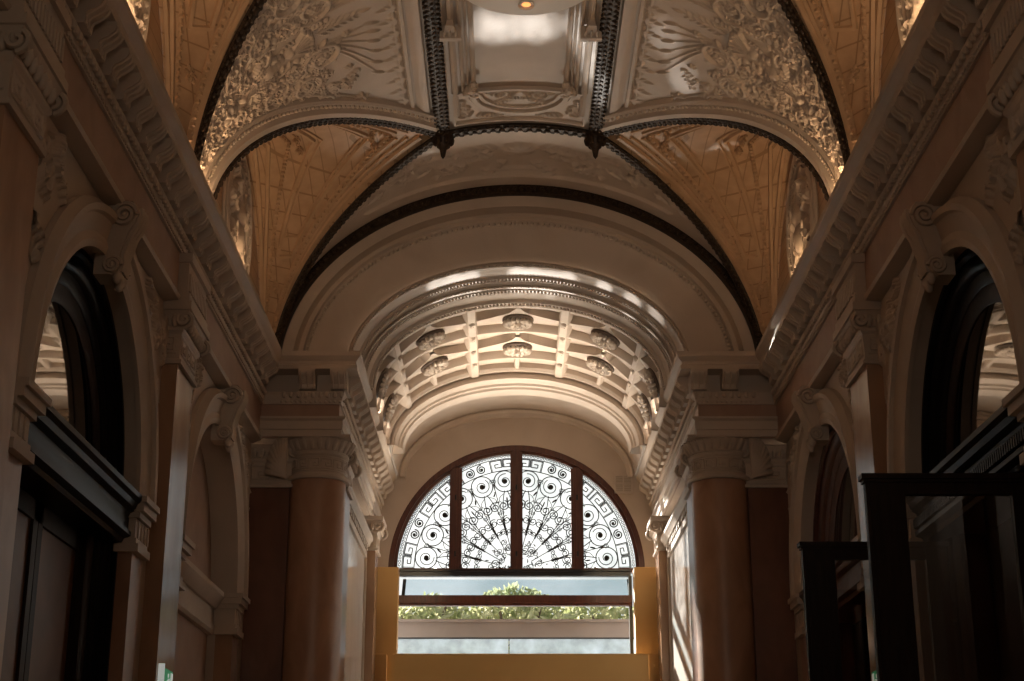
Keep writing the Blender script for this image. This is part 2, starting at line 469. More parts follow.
# ------------------------------------------------------------------ the two big relief panels between the lunettes
n1, n2 = 250, 400
yc = 16.35
sv = np.linspace(0.25, STOP - .34, n1)
P = np.zeros((n1, n2, 2))
for i, s_ in enumerate(sv):
    x = x_of_s(s_); f = (x - XR) / (A - XR)
    y0 = NEAR[0] + NEAR[2]*f + .16; y1 = FAR[0] - FAR[1]*f - .56
    P[i, :, 0] = s_; P[i, :, 1] = np.linspace(y0, y1, n2) - yc
R = Relief(P)
rng = random.Random(3)
for sg in (-1, 1):
    V = lambda v: sg * v
    sp = lambda s_, v, RR, tu, a0, d, r, h: R.spiral(s_, V(v), RR, tu, V(a0), sg*d, r, h)
    sp(2.72, .55, .27, 1.9, PI, 1, .033, .065); sp(2.40, .98, .24, 1.8, PI/2, -1, .033, .065)
    sp(1.95, .62, .22, 1.8, 0, 1, .03, .07); sp(2.55, 1.62, .22, 1.9, PI, 1, .03, .06); sp(2.08, 1.32, .17, 1.7, 0, -1, .027, .06)
    sp(3.02, 2.02, .17, 1.6, PI, -1, .026, .055); sp(1.45, .52, .17, 1.6, 0, -1, .03, .07); sp(3.3, 2.62, .12, 1.5, 0, 1, .022, .05)
    R.curve([(1.2, V(.1)), (1.6, V(.35)), (2.1, V(.8)), (2.5, V(1.3)), (2.9, V(1.75)), (3.2, V(2.2)), (3.4, V(2.7))], .024, .04)
    R.curve([(2.3, V(.3)), (2.45, V(.62)), (2.2, V(.9)), (2.05, V(1.2))], .02, .035)
    for k, v in enumerate((.12, .34, .60, .88, 1.2, 1.5)):
        R.stroke([(2.75, V(.30)), (3.08, V(.28 + v*.42)), (3.40, V(.2 + v*.95))], .015, .03)
        R.leaf(3.30, V(.2 + v*.86), V(.3 + v*.25), .2, .034, .05)
    for k in range(10):
        s0 = STOP - .47; v = .15 + .30*k
        R.flower(s0, V(v), .085, .045, 5); R.leaf(s0 - .04, V(v), PI, .17, .035, .04); R.leaf(s0 - .02, V(v), PI + .7, .11, .022, .03); R.leaf(s0 - .02, V(v), PI - .7, .11, .022, .03)
        R.leaf(s0 + .02, V(v + .15), PI, .08, .02, .03)
    for k in range(58):                      # crowded foliage toward the foot
        s_ = rng.uniform(.3, 2.05); v = rng.uniform(.03, .42 + .33*s_)
        R.frond(s_, V(v), V(rng.uniform(-1.2, 1.6)), rng.uniform(.18, .32), .03, rng.uniform(.05, .085), 3, sg*rng.uniform(-.9, .9))
    for k in range(16):
        s_ = rng.uniform(.4, 2.0); v = rng.uniform(.05, .4 + .3*s_); R.flower(s_, V(v), rng.uniform(.06, .10), .085)
    for k in range(8):
        s_ = rng.uniform(.5, 1.9); v = rng.uniform(.1, .3 + .25*s_); R.spiral(s_, V(v), rng.uniform(.09, .13), 1.4, rng.uniform(0, 6), sg, .022, .075)
    for k in range(16):
        s_ = rng.uniform(2.2, 3.2); v = rng.uniform(1.1, 2.4); R.frond(s_, V(v), rng.uniform(-3, 3), .22, .022, .045, 3, .6)
    for k in range(34):                      # leafy sprays between the scrolls
        s_ = rng.uniform(1.9, 2.75); v = rng.uniform(.12, 1.5); R.frond(s_, V(v), rng.uniform(-3, 3), rng.uniform(.16, .26), .022, rng.uniform(.045, .07), 3, rng.uniform(-.8, .8))
    for k in range(7):
        s_ = rng.uniform(1.9, 2.9); v = rng.uniform(.3, 1.6); R.spiral(s_, V(v), rng.uniform(.07, .11), 1.4, rng.uniform(0, 6), sg, .018, .05)
    for k in range(10): R.flower(rng.uniform(2.0, 3.1), V(rng.uniform(.3, 2.2)), .06, .055)
    R.frond(2.2, V(1.35), V(1.0), .5, .034, .06, 4, .5); R.frond(2.9, V(2.3), V(.9), .4, .03, .05, 4, .5)
R.shell(2.3, 0, 0, .32, .07, 7); R.shell(1.5, 0, 0, .24, .08, 5)
for k in range(4): R.dot(2.16 - .07*k, 0, .07 + .02*k, .08 + .012*k)
for k in range(7): R.leaf(1.72, (k-3)*.05, (k-3)*.22, .26, .035, .10)
R.flower(1.25, 0, .15, .11); R.frond(2.70, 0, 0, .55, .022, .04, 6, 0)
for sg in (-1, 1): R.frond(1.9, sg*.14, sg*1.2, .3, .035, .09, 3, -sg*.8)
# moulded borders
for i in (0, 1, 2): R.H[i, :] = .02
R.H[-5:-1, :] = .045; R.H[-11:-9, :] = .03
R.H[-8:-6, ::4] = .035
for s in (-1, 1):
    ob = thing('scroll_relief', f'plaster relief panel of scrolls and foliage between the {LR(s)} lunettes', 'relief', (s*2.7, yc, 8.5), 'relief panels of the vault')
    q = R.mesh(lambda i, j, h: bp(-x_of_s(P[i, j, 0]), P[i, j, 1] + yc, .012 + h * (1.0 - .42 * P[i, j, 0] / STOP)))
    q.side(s).build('scrollwork', PLASTER, ob, 60, fix=False)
    # plain arched band with dentils that follows the far lunette rib
    q = MB(); dn = MB()
    tt = [-sin(PI/2 * k / 60) for k in range(61)]
    def band(t, d, off):
        x = groin_x(t); return bp(-x, FAR[0] + t*FAR[1] - d, off)
    q.grid(lambda t, k: band(t, (.07, .10, .22, .26, .30, .42, .48, .54, .58)[k], (.02, .09, .09, .06, .04, .05, .085, .07, .012)[k]), tt, range(9))
    for k in range(70):
        t = -sin(PI/2 * (k + .5) / 70); c = band(t, .36, .055); dn.blob(c, (.03,0,0), (0,.03,0), (0,0,.03), 5, 3)
    q.side(s).build('arched_band', PLASTER, ob); tag(dn.side(s).build('dentils', PLASTER, ob), kind='stuff')
    q = MB()
    q.grid(lambda y, k: bp(-(XR + (.12, .15, .22, .26, .30)[k]), y, (.01, .05, .05, .03, .012)[k]), lin(9, 20.0, 30), range(5))
    q.side(s).build('edge_moulding', PLASTER, ob)

# ------------------------------------------------------------------ central ceiling strip
ob = thing('ceiling_panel', 'long framed plaster panel in the middle of the vault', 'ceiling panel', (0, 15, 9.8))
q = MB()
for x0, w, h in ((.62, .035, .07), (.69, .02, .05), (.76, .03, .06), (.87, .045, .075), (.98, .02, .04)):
    yy = FAR[0] - .35 - (1.0 - x0) * 1.1 if x0 > .8 else FAR[0] - .25 - .85
    for sg in (-1, 1):
        q.grid(lambda y, k: bp(sg*(x0 + (-w, -w*.8, 0, w*.8, w)[k]), y, (.0, h*.75, h, h*.75, .0)[k]), [7, 10, 13, 16, yy], range(5))
    if x0 < .8:
        q.grid(lambda x, k: bp(x, yy + (-w, -w*.8, 0, w*.8, w)[k], (.0, h*.75, h, h*.75, .0)[k]), lin(-x0, x0, 9), range(5))
q.build('panel_frame', PLASTER, ob)
# half round ornament at the end of the panel
nx, ny = 150, 90
P2 = np.zeros((nx, ny, 2)); P2[..., 0] = np.linspace(-.92, .92, nx)[:, None]; P2[..., 1] = np.linspace(0, .98, ny)[None, :]
R2 = Relief(P2)
X_, Y_ = P2[..., 0], P2[..., 1]
rr = np.hypot(X_/.66, (Y_-.06)/.66)
R2.H[(rr > .80) & (rr < .90)] = .035; R2.H[(rr > .92) & (rr < 1.04)] = .07; R2.H[(rr > 1.06) & (rr < 1.10)] = .03
R2.H[(Y_ < .05)] = .06
R2.shell(0, .1, PI/2, .22, .05, 7)
for sg in (-1, 1):
    R2.spiral(sg*.27, .2, .12, 1.6, 0, sg, .025, .045); R2.frond(sg*.12, .35, PI/2 - sg*.9, .26, .025, .04, 4, -sg*.6)
    R2.spiral(sg*.42, .13, .07, 1.3, 0, sg, .018, .04)
    R2.spiral(sg*.78, .68, .13, 1.6, 0, -sg, .025, .05); R2.frond(sg*.74, .48, PI/2, .25, .03, .04, 3, 0); R2.frond(sg*.6, .82, PI if sg > 0 else 0, .3, .03, .045, 4, 0)
    R2.frond(sg*.8, .3, PI/2, .22, .03, .04, 3, 0)
R2.H[(np.abs(X_) > .89) | (Y_ > .95)] = .04
R2.mesh(lambda i, j, h: bp(P2[i, j, 0], FAR[0] - 1.16 + P2[i, j, 1], .01 + h)).build('half_round_relief', PLASTER, ob, 60, fix=False)
for sg in (-1, 1):          # scroll brackets in the panel's corners, drops at the end of the mouldings
    q = MB(); c = bp(sg*.60, FAR[0] - 1.3, .06)
    for k in range(6):
        q.blob(c + Vector((sg*(.02 + .02*k), .03*k - .1, -.04 - .02*(k % 3))), (.06,0,0), (0,.07,0), (0,0,.06), 6, 4)
    q.tube([c + Vector((sg*.09*cos(a)*(1-a/9), .09*sin(a)*(1-a/9), -.12)) for a in lin(0, 7, 24)], .02, 5)
    q.build('corner_bracket', PLASTER, ob)
    q = MB(); c = bp(sg*.87, 17.25, .0)
    q.prism([(-.10, 0), (.10, 0), (.05, -.26), (-.05, -.26)], lambda u, v: c + Vector((u, v*1.0, -.16)), lambda u, v: c + Vector((u*.6, v*.9, -.02)))
    q.box(c.x - .13, c.x + .13, c.y - .02, c.y + .06, c.z - .2, c.z - .02)
    for k in (-1, 0, 1): q.blob(c + Vector((k*.07, -.1, -.18)), (.02,0,0), (0,.1,0), (0,0,.02), 5, 3)
    q.build('ceiling_drop', PLASTER, ob)

# floral relief between the cross rib and the end wall
n1, n2 = 240, 80
P3 = np.zeros((n1, n2, 2)); ths = np.linspace(-1.25, 1.25, n1)
for i, t in enumerate(ths):
    x = A*sin(t); f = max(0, (abs(x) - XR)/(A - XR))
    P3[i, :, 0] = t * 3.3; P3[i, :, 1] = np.linspace(FAR[0] + .13 + FAR[2]*f, max(FAR[0] + .135 + FAR[2]*f, YE - .16), n2) - FAR[0]
R3 = Relief(P3)
R3.flower(0, .8, .22, .05, 8); R3.flower(0, .8, .13, .06)
for sg in (-1, 1):
    for (u, v, a, L) in ((.3, .75, 0, .5), (.35, .95, .3, .4), (.9, .8, -.2, .5), (1.2, 1.1, .3, .4), (1.5, .9, -.5, .5), (1.9, 1.3, .1, .5), (2.3, 1.45, -.2, .5), (2.7, 1.65, 0, .45), (3.1, 1.85, 0, .35), (.2, 1.2, .9, .3), (.7, 1.3, .1, .4)):
        aa = a if sg > 0 else PI - a
        R3.frond(sg*u, v, aa, L, .035, .04, 4, sg*.5)
    for (u, v) in ((.65, .85), (1.05, .75), (1.45, 1.15), (1.75, 1.0), (2.2, 1.3), (2.6, 1.5)): R3.flower(sg*u, v, .11, .045)
    R3.spiral(sg*1.62, 1.05, .2, 1.6, 0, sg, .03, .04); R3.spiral(sg*.95, 1.15, .14, 1.4, 0, -sg, .025, .035)
    R3.stroke([(sg*u, 1.72 + .0*u) for u in lin(0, 2.2, 12)], .03, .03, False)
R3.stroke([(-.45, 1.45), (.45, 1.45)], .05, .03, False); R3.stroke([(-.45, 1.62), (.45, 1.62)], .04, .03, False)
q = R3.mesh(lambda i, j, h: bp(A*sin(P3[i, j, 0]/3.3), P3[i, j, 1] + FAR[0], .010 + h*1.6))
tag(q.build('relief_band', PLASTER, None, 60, fix=False), 'low floral plaster relief between the cross rib and the end wall', 'relief')

# round suspended lamp disc
ob = thing('ceiling_light', 'round pale lamp disc under the crown of the vault with small orange spots', 'lamp', (0, 15.75, 9.5))
q = MB(); c = (.05, 15.85, 9.62)
q.lathe(c, [(0, .0), (.55, -.005), (.80, .005), (.86, .02), (.88, .05), (.86, .09), (.3, .10), (0, .10)], 56)
q.build('disc', WHITE, ob)
q = MB(); q.lathe((.05, 15.85, 9.7), [(0, 0), (.05, 0), (.05, .25), (0, .25)], 12); q.build('stem', WHITE, ob)
for k in range(6):
    a = PI/2 + k*PI/3; c2 = (.06 + .57*cos(a), 15.85 + .57*sin(a), 9.615)
    q = MB(); q.lathe(c2, [(.075, .01), (.095, -.02), (.10, .01)], 20); sp_ = q.build('spot_ring', WHITE, ob)
    q = MB(); q.lathe(c2, [(0, -.012), (.035, -.009), (.055, .0)], 16); q.build('spot_bulb', LAMPGLOW, sp_)

# ------------------------------------------------------------------ lunette end walls with round relief medallions
for s in (-1, 1):
    for l, nm in ((FAR, 'far'), (NEAR, 'near')):
        wl = MB()
        ts = lin(-1, 1, 41)
        wl.grid(lambda t, v: lun_wall(l, sin(t*PI/2)) * v + Vector((-XT, lun_wall(l, sin(t*PI/2)).y, ZS - .2)) * (1 - v), ts, lin(0, 1, 6))
        wl.side(s).build('lunette_wall', MOSAIC, ceiling)
        cy = 19.65 if l is FAR else 13.1; cz, RR = 8.15, .88
        ob = thing('relief_medallion', f'oval plaster relief medallion on the {nm} {LR(s)} lunette wall above the cornice', 'medallion', (s*XT, cy, cz - RR), 'medallions in the lunettes')
        q = MB()
        for r0, w, h in ((1.0, .06, .12), (.86, .035, .07), (1.12, .03, .05)):
            q.tube([(-XT + .03, cy + RR*r0*cos(a), cz + RR*1.12*r0*sin(a)) for a in lin(0, 2*PI, 49)[:-1]], w, 7, closed=True)
        for k in range(40):
            a = 2*PI*k/40; q.blob((-XT + .06, cy + RR*.93*cos(a), cz + RR*1.12*.93*sin(a)), (.035,0,0), (0,.035,0), (0,0,.035), 5, 3)
        q.side(s).build('medallion_frame', PLASTER, ob)
        nr, na = 50, 120
        P4 = np.zeros((nr, na, 2))
        rad = np.linspace(0.001, .84*RR, nr)[:, None]; an = np.linspace(0, 2*PI, na)[None, :]
        P4[..., 0] = rad*np.cos(an); P4[..., 1] = rad*np.sin(an)*1.12
        R4 = Relief(P4)
        rg = random.Random(int(11 + cy))
        R4.shell(0, .25, PI/2, .35, .09); R4.dot(0, .1, .2, .14); R4.dot(0, -.2, .24, .13)
        for sg in (-1, 1):
            R4.spiral(sg*.34, .28, .2, 1.5, 0, sg, .05, .09); R4.spiral(sg*.32, -.25, .2, 1.6, 0, -sg, .05, .09)
            for k in range(6): R4.frond(sg*rg.uniform(.1, .5), rg.uniform(-.65, .65), rg.uniform(-3, 3), .3, .05, .09, 3, .6)
        R4.mesh(lambda i, j, h: (-XT + .02 + h, cy + P4[i, j, 0], cz + P4[i, j, 1])).side(s).build('medallion_relief', PLASTER, ob, 60, fix=False)
        q = MB()                                        # leafy pendant under the medallion and swags beside it
        for k in range(7): q.blob((-XT + .06, cy, cz - RR*1.2 - .05*k), (.05,0,0), (0,.12 - .012*k,0), (0,0,.06), 6, 4)
        q.side(s).build('leaf_drop', PLASTER, ob)

# ================================================================== entablature along the hall, across the corner and into the inner room
XF, YF, XI, YW = 3.73, 21.95, 2.60, 29.35       # frieze planes and the window wall
CORN = [(-.40, 7.0), (.31, 7.0), (.31, 6.93), (.29, 6.90), (.25, 6.86), (.24, 6.82), (.26, 6.80), (.26, 6.745), (-.07, 6.745), (-.07, 6.47), (.075, 6.465), (.075, 6.44)]
EGG = [(.075, 6.44), (.05, 6.40), (.045, 6.36), (.03, 6.33), (.03, 6.28), (.0, 6.28)]
ARCH = [(.0, 6.08), (.10, 6.08), (.10, 6.05), (.06, 6.02), (.06, 5.90), (.04, 5.89), (.04, 5.80), (-.25, 5.80)]
FILL = [(.0, 5.80), (.035, 5.80), (.045, 5.78), (.03, 5.74), (-.25, 5.72)]
def epath():     # left
    return [(-XF, -6, 1, 0), (-XF, YF, 1, -1), (-XI, YF, 1, -1), (-XI, YW, 1, 0)]
def erun(p, z, step, skip=0.0):
    """points at spacing along the offset line: (pos, outward, along)"""
    out = []
    y = 6.0
    while y < YF - p - .12: out.append((Vector((-XF + p, y, z)), Vector((1, 0, 0)), Vector((0, 1, 0)))); y += step
    x = -XF + p + .63 if step > .3 else -XF + p + .26
    while x < -XI + p + .05: out.append((Vector((x, YF - p, z)), Vector((0, -1, 0)), Vector((1, 0, 0)))); x += step
    y = YF - p + .3
    while y < YW - .05: out.append((Vector((-XI + p, y, z)), Vector((1, 0, 0)), Vector((0, 1, 0)))); y += step
    return out
CONS = [(-.19, 6.745), (.225, 6.745), (.235, 6.70), (.215, 6.655), (.16, 6.61), (.11, 6.58), (.09, 6.55), (.095, 6.51), (.085, 6.48), (-.19, 6.47)]
for k, s in enumerate((-1, 1)):
    ob = thing(f'trim_{k+1}', f'plaster entablature with scroll brackets along the {LR(s)} side', 'cornice', (s*XF, 14, 5.72), kind='structure')
    MB().plan_sweep(epath(), CORN).side(s).build('cornice', PLASTER2, ob, 30)
    MB().plan_sweep(epath(), EGG).side(s).build('bead_course', PLASTER2, ob, 30)
    MB().plan_sweep(epath(), [(0, 6.28), (0, 5.78)]).side(s).build('frieze', BROWN, ob, 30)
    MB().plan_sweep(epath()[:2], FILL).side(s).build('fillet', PLASTER2, ob, 30)
    MB().plan_sweep([(-XF - .1, YF, 0, -1)] + epath()[2:], ARCH).side(s).build('architrave', PLASTER2, ob, 30)
    q = MB()
    for p, o_, al in erun(.065, 6.41, .105): q.blob(p, o_*.035, al*.042, (0, 0, .05), 6, 4)
    for p, o_, al in erun(.035, 6.315, .07): q.blob(p, o_*.022, al*.026, (0, 0, .022), 5, 3)
    tag(q.side(s).build('egg_and_dart', PLASTER2, ob), kind='stuff')
    for p, o_, al in erun(.04, 0, .455):
        q = MB(); hw = .118
        q.prism(CONS, lambda u, z: p + o_*u + al*hw + Vector((0, 0, z)), lambda u, z: p + o_*u - al*hw + Vector((0, 0, z)))
        for fx in (-.085, 0, .085):       # flutes standing out on the face
            q.tube([p + o_*(u + .004) + al*fx + Vector((0, 0, z)) for u, z in CONS[2:-1]], .011, 4)
        q.side(s).build('modillion', PLASTER2, ob, 40)

# ------------------------------------------------------------------ side walls with arched bays
XW = 3.87
BAYS = [13.52, 19.45]
ROS = [1.85, 1.85]
ZC, ZIMP = 3.42, 3.42
def arch_pts(cy, r, zlow, n=40):
    pts = [(cy - r, zlow)]
    pts += [(cy - r*cos(a), ZC + r*sin(a)) for a in lin(0, PI, n)]
    pts += [(cy + r, zlow)]
    return pts
def arch_band(mb, cy, prof, zlow, n=40):
    """profile (r, x) swept round a stilted arch in a plane across X"""
    rings = []
    for i, (dy, dz, z) in enumerate([(-1, 0, zlow)] + [(-cos(a), sin(a), None) for a in lin(0, PI, n)] + [(1, 0, zlow)]):
        rings.append([(x, cy + dy*r, (z if z is not None else ZC + dz*r)) for r, x in prof])
    return mb.rings(rings, False, False)
for k, s in enumerate((-1, 1)):
    wl = thing(f'wall_{LR(s)}', f'dark plaster and marble arcade wall on the {LR(s)} of the hall', 'wall', (s*XW, 14, -ZO), kind='structure')
    q = MB(); top = 5.75; bot = -ZO
    q.box(-XW, -XW - .7, -6, BAYS[0] - 2.6, bot, top)
    edges = [BAYS[0] - 2.65, 16.5, YF + .4]
    for i, cy in enumerate(BAYS):
        y0, y1 = edges[i], edges[i+1]; RO = ROS[i]
        for x in (-XW, -XW - .7):
            q.add([(x, y0, bot), (x, cy - RO, bot), (x, cy - RO, ZC), (x, y0, ZC)], [(0, 1, 2, 3)])
            q.add([(x, cy + RO, bot), (x, y1, bot), (x, y1, ZC), (x, cy + RO, ZC)], [(0, 1, 2, 3)])
            an = lin(0, PI, 41)
            tp = []
            for a in an:        # project radially onto the surrounding rectangle
                c_, s_ = -cos(a), sin(a)
                hx = (cy - y0) if c_ < 0 else (y1 - cy); hz = top - ZC
                f = min(hx / abs(c_) if abs(c_) > 1e-6 else 1e9, hz / s_ if s_ > 1e-6 else 1e9)
                tp.append((x, cy + c_*f, ZC + s_*f))
            inn = [(x, cy - RO*cos(a), ZC + RO*sin(a)) for a in an]
            q.add(inn + tp, [(j, j+1, 41+j+1, 41+j) for j in range(40)])
            for side_y in (y0, y1):     # corner triangles
                j = min(range(41), key=lambda j: math.dist(tp[j][1:], (side_y, top)))
                for jj in (j-1, j, j+1):
                    if 0 <= jj < 40: q.add([tp[jj], tp[jj+1], (x, side_y, top)], [(0, 1, 2)])
        arch_band(q, cy, [(RO, -XW), (RO, -XW - .7)], bot)
    q.side(s).build('arcade', PLASTER2, wl, 30)
    q = MB(); q.box(-XW - .65, -XW - 1.0, -6, YF + .4, 5.7, 7.2); q.side(s).build('upper_wall', PLASTER2, wl)
    for i, cy in enumerate(BAYS):
        blind = (s < 0 and i == 1); RO = ROS[i]
        q = MB()
        arch_band(q, cy, [(RO - .02, -XW + .0), (RO - .02, -XW + .05), (RO + .05, -XW + .07), (RO + .12, -XW + .05), (RO + .28, -XW + .09), (RO + .30, -XW + .13), (RO + .36, -XW + .14), (RO + .39, -XW + .09), (RO + .42, -XW + .06), (RO + .42, -XW)], ZIMP)
        q.side(s).build('archivolt', PLASTER2, wl, 30)
        # impost blocks on both jambs
        for sg in (-1, 1):
            q = MB(); jy = cy + sg*RO
            for (z0, z1, o_) in ((2.88, 2.96, .06), (2.96, 3.02, .03), (3.02, 3.22, .01), (3.22, 3.28, .05), (3.28, 3.36, .10), (3.36, 3.42, .13)):
                ya = jy - sg*(.02 + o_); yb = cy + sg*(RO + .46)
                q.box(-XW - .22, -XW + .03 + o_, ya, yb, z0, z1)
            for kk in range(4):
                y_ = jy + sg*(.06 + .13*kk); q.box(-XW + .0, -XW + .055, y_, y_ + sg*.06, 3.03, 3.21)
            q.side(s).build('impost', PLASTER2, wl, 30)
            q = MB()
            q.box(-XW - .21, -XW + .02, cy + sg*(RO - .01), cy + sg*(RO + .42), -ZO, 2.88)
            q.box(-XW - .22, -XW + .05, cy + sg*(RO - .03), cy + sg*(RO + .44), -ZO, -ZO + .35)
            q.side(s).build('jamb_lining', PILMARBLE if blind else MARBLE, wl, 30)
        # relief in the spandrels of the arch
        for sg in (-1, 1):
            nn1, nn2 = 70, 90
            P5 = np.zeros((nn1, nn2, 2))
            for a_ in range(nn1):
                a = .45 + .85 * a_ / (nn1 - 1)            # angle from horizontal
                c_, s_ = cos(a), sin(a); r0 = RO + .44
                hx = (edges[i+1] - cy if sg > 0 else cy - edges[i]) - .42; hz = 5.70 - ZC
                r1 = max(r0 + .005, min(hx / c_, hz / s_))
                rr_ = np.linspace(r0, r1, nn2); P5[a_, :, 0] = rr_*c_; P5[a_, :, 1] = rr_*s_
            R5 = Relief(P5); rg = random.Random(5 + i)
            R5.spiral(2.05, 1.75, .2, 1.5, 0, 1, .035, .07); R5.flower(2.25, 1.3, .12, .07); R5.spiral(1.7, 2.0, .13, 1.4, 2, -1, .03, .06)
            for kk in range(14): R5.frond(rg.uniform(1.4, 2.5), rg.uniform(.9, 2.2), rg.uniform(-3, 3), .26, .035, .06, 3, .5)
            R5.mesh(lambda a_, b_, h: (-XW + .012 + h, cy + sg*P5[a_, b_, 0], ZC + P5[a_, b_, 1])).side(s).build('spandrel_relief', PLASTER2, wl, 60, fix=False)
        if blind:
            q = MB(); q.box(-XW - .32, -XW - .50, cy - 1.95, cy + 1.95, -ZO, 5.6); q.side(s).build('niche_back', BROWN, wl)
            q = MB(); q.extrude_y([(-XW - .34, 3.42), (-XW - .10, 3.42), (-XW - .10, 3.36), (-XW - .14, 3.30), (-XW - .19, 3.24), (-XW - .21, 3.22), (-XW - .25, 3.22), (-XW - .25, 3.02), (-XW - .22, 3.0), (-XW - .22, 2.92), (-XW - .25, 2.88), (-XW - .34, 2.88)], cy - RO, cy + RO, True)
            q.side(s).build('string_course', PLASTER2, wl, 30)
    # keystones
    for i, cy in enumerate(BAYS):
        nm = ('near', 'far')[i]
        ob = thing('keystone', f'scrolled plaster keystone at the top of the {nm} arch of the {LR(s)} wall', 'keystone', (s*(XW - .1), cy, 5.1), 'scroll keystones of the wall arches')
        hw = .14; RO = ROS[i]
        prof = [(-.05, 5.78), (.26, 5.78), (.31, 5.72), (.32, 5.64), (.29, 5.56), (.24, 5.47), (.21, 5.36), (.18, 5.26), (.19, 5.17), (.17, 5.10), (.11, 5.06), (-.05, 5.06)]
        q = MB(); q.prism(prof, lambda u, z: (-XW + u, cy - hw, z), lambda u, z: (-XW + u, cy + hw, z))
        for fy in (-.08, .0, .08):
            q.tube([(-XW + u + .012, cy + fy, z) for u, z in prof[2:10]], .035, 6)
        q.side(s).build('console_body', PLASTER2, ob, 30)
        for sg in (-1, 1):
            for (pu, pz, r0, tr) in ((.19, 5.64, .12, .026), (.115, 5.15, .085, .02)):
                q = MB()
                q.tube([(-XW + pu + r0*(1-.8*t/13)*cos(t), cy + sg*(hw + .01), pz + r0*(1-.8*t/13)*sin(t)) for t in lin(0, 13, 44)], tr, 6)
                q.blob((-XW + pu, cy + sg*(hw + .01), pz), (.03,0,0), (0,.03,0), (0,0,.03), 6, 4)
                q.side(s).build('volute', PLASTER2, ob, 60)
        q = MB()
        for (dy, dz, l_) in ((0, 0, .1), (-.08, .03, .07), (.08, .03, .07)):
            q.blob((-XW + .16, cy + dy, 5.02 + dz), (.05,0,0), (0,.04,0), (0,0,l_), 6, 4)
        q.side(s).build('drop_leaf', PLASTER2, ob, 60)

# ------------------------------------------------------------------ doorway fillings in the arches
def doorway(s, cy, nm, dentil, kind):
    RO = ROS[BAYS.index(cy)]
    ob = thing('doorway_frame', f'black lacquered arched doorway frame in the {nm} {LR(s)} bay of the hall', 'door frame', (s*(XW+.3), cy, -ZO), 'dark arched doorway frames')
    q = MB()
    fm = BLACK if kind == 'black' else REDWOOD
    arch_band(q, cy, [(RO, -XW - .12), (RO - .05, -XW - .12), (RO - .08, -XW - .15), (RO - .08, -XW - .17), (RO - .16, -XW - .18), (RO - .20, -XW - .21), (RO - .22, -XW - .24), (RO - .32, -XW - .255), (RO - .34, -XW - .27), (RO - .34, -XW - .46), (RO, -XW - .46)], -ZO)
    q.side(s).build('arch_frame', fm, ob, 30)
    q = MB(); arch_band(q, cy, [(RO - .34, -XW - .275), (RO - .48, -XW - .285), (RO - .51, -XW - .30), (RO - .51, -XW - .5), (RO - .34, -XW - .5)], -ZO)
    q.side(s).build('inner_frame', DARKWOOD if kind == 'black' else REDWOOD, ob, 30)
    q = MB(); arc = arch_pts(cy, RO - .38, 3.0)
    q.prism(arc, lambda y, z: (-XW - .31, y, z), lambda y, z: (-XW - .33, y, z))
    tag(q.side(s).build('fanlight_glass', MIRROR, ob), 'dark reflecting fanlight glass')
    # moulded transom
    zt = 3.42
    prof = [(-.5, zt), (.17, zt), (.17, zt - .05), (.13, zt - .08), (.11, zt - .13), (.05, zt - .16), (.03, zt - .2), (.03, zt - .32), (.06, zt - .34), (.06, zt - .38), (.0, zt - .41), (-.02, zt - .45), (-.5, zt - .45)]
    q = MB(); q.extrude_y([(-XW + u - .06, z) for u, z in prof], cy - RO + .01, cy + RO - .01, True)
    tr = q.side(s).build('transom', BLACK if kind == 'black' else REDWOOD, ob, 30)
    if dentil:
        q = MB()
        for kk in range(int(RO*33)):
            y = cy - RO + .04 + kk*.06
            q.box(-XW - .05, -XW + .01, y, y + .03, zt - .31, zt - .215)
        tag(q.side(s).build('reeding', BLACK, tr), kind='stuff')
    # two closed leaves below
    if kind == 'black' and s < 0:
        for sg in (-1, 1):
            q = MB(); y0, y1 = (cy - RO + .34, cy - .01) if sg < 0 else (cy + .01, cy + RO - .34)
            q.box(-XW - .40, -XW - .46, y0, y1, -ZO, 2.97)
            d = q.side(s).build('door_leaf', DOORBROWN, ob)
            q = MB()
            for (a0, a1, b0, b1) in ((y0, y0 + .13, -ZO, 2.97), (y1 - .13, y1, -ZO, 2.97), (y0, y1, 2.8, 2.97), (y0, y1, -ZO, -ZO + .4), (y0, y1, .2, .35)):
                q.box(-XW - .37, -XW - .41, a0, a1, b0, b1)
            q.side(s).build('stile', DARKWOOD, d)
            q = MB(); q.tube([(-XW - .36, cy + sg*.1, -.7), (-XW - .30, cy + sg*.1, -.68), (-XW - .30, cy + sg*.1, -.32), (-XW - .36, cy + sg*.1, -.3)], .015, 6)
            q.side(s).build('pull_handle', IRON, d)
    else:
        q = MB(); q.box(-XW - .9, -XW - .95, cy - RO - .1, cy + RO + .1, -ZO, 3.7); q.box(-XW - .44, -XW - .95, cy - RO - .1, cy + RO + .1, 3.45, 3.7); q.side(s).build('lobby_panel', DOORBROWN, ob)
        for sg in (-1, 1):
            q = MB(); q.box(-XW - .45, -XW - .94, cy + sg*(RO + .02), cy + sg*(RO - .35), -ZO, 3.46); q.side(s).build('lobby_side', DARKWOOD, ob)
            q = MB(); q.box(-XW - .5, -XW - .55, cy + sg*(RO - .16), cy + sg*(RO - .30), -ZO, 2.97); q.box(-XW - .5, -XW - .55, cy + sg*.02, cy + sg*.14, -ZO, 2.97)
            q.side(s).build('lobby_stile', DARKWOOD, ob)
doorway(-1, BAYS[0], 'near', False, 'black')
doorway(1, BAYS[0], 'near', True, 'black')
doorway(1, BAYS[1], 'far', False, 'wood')

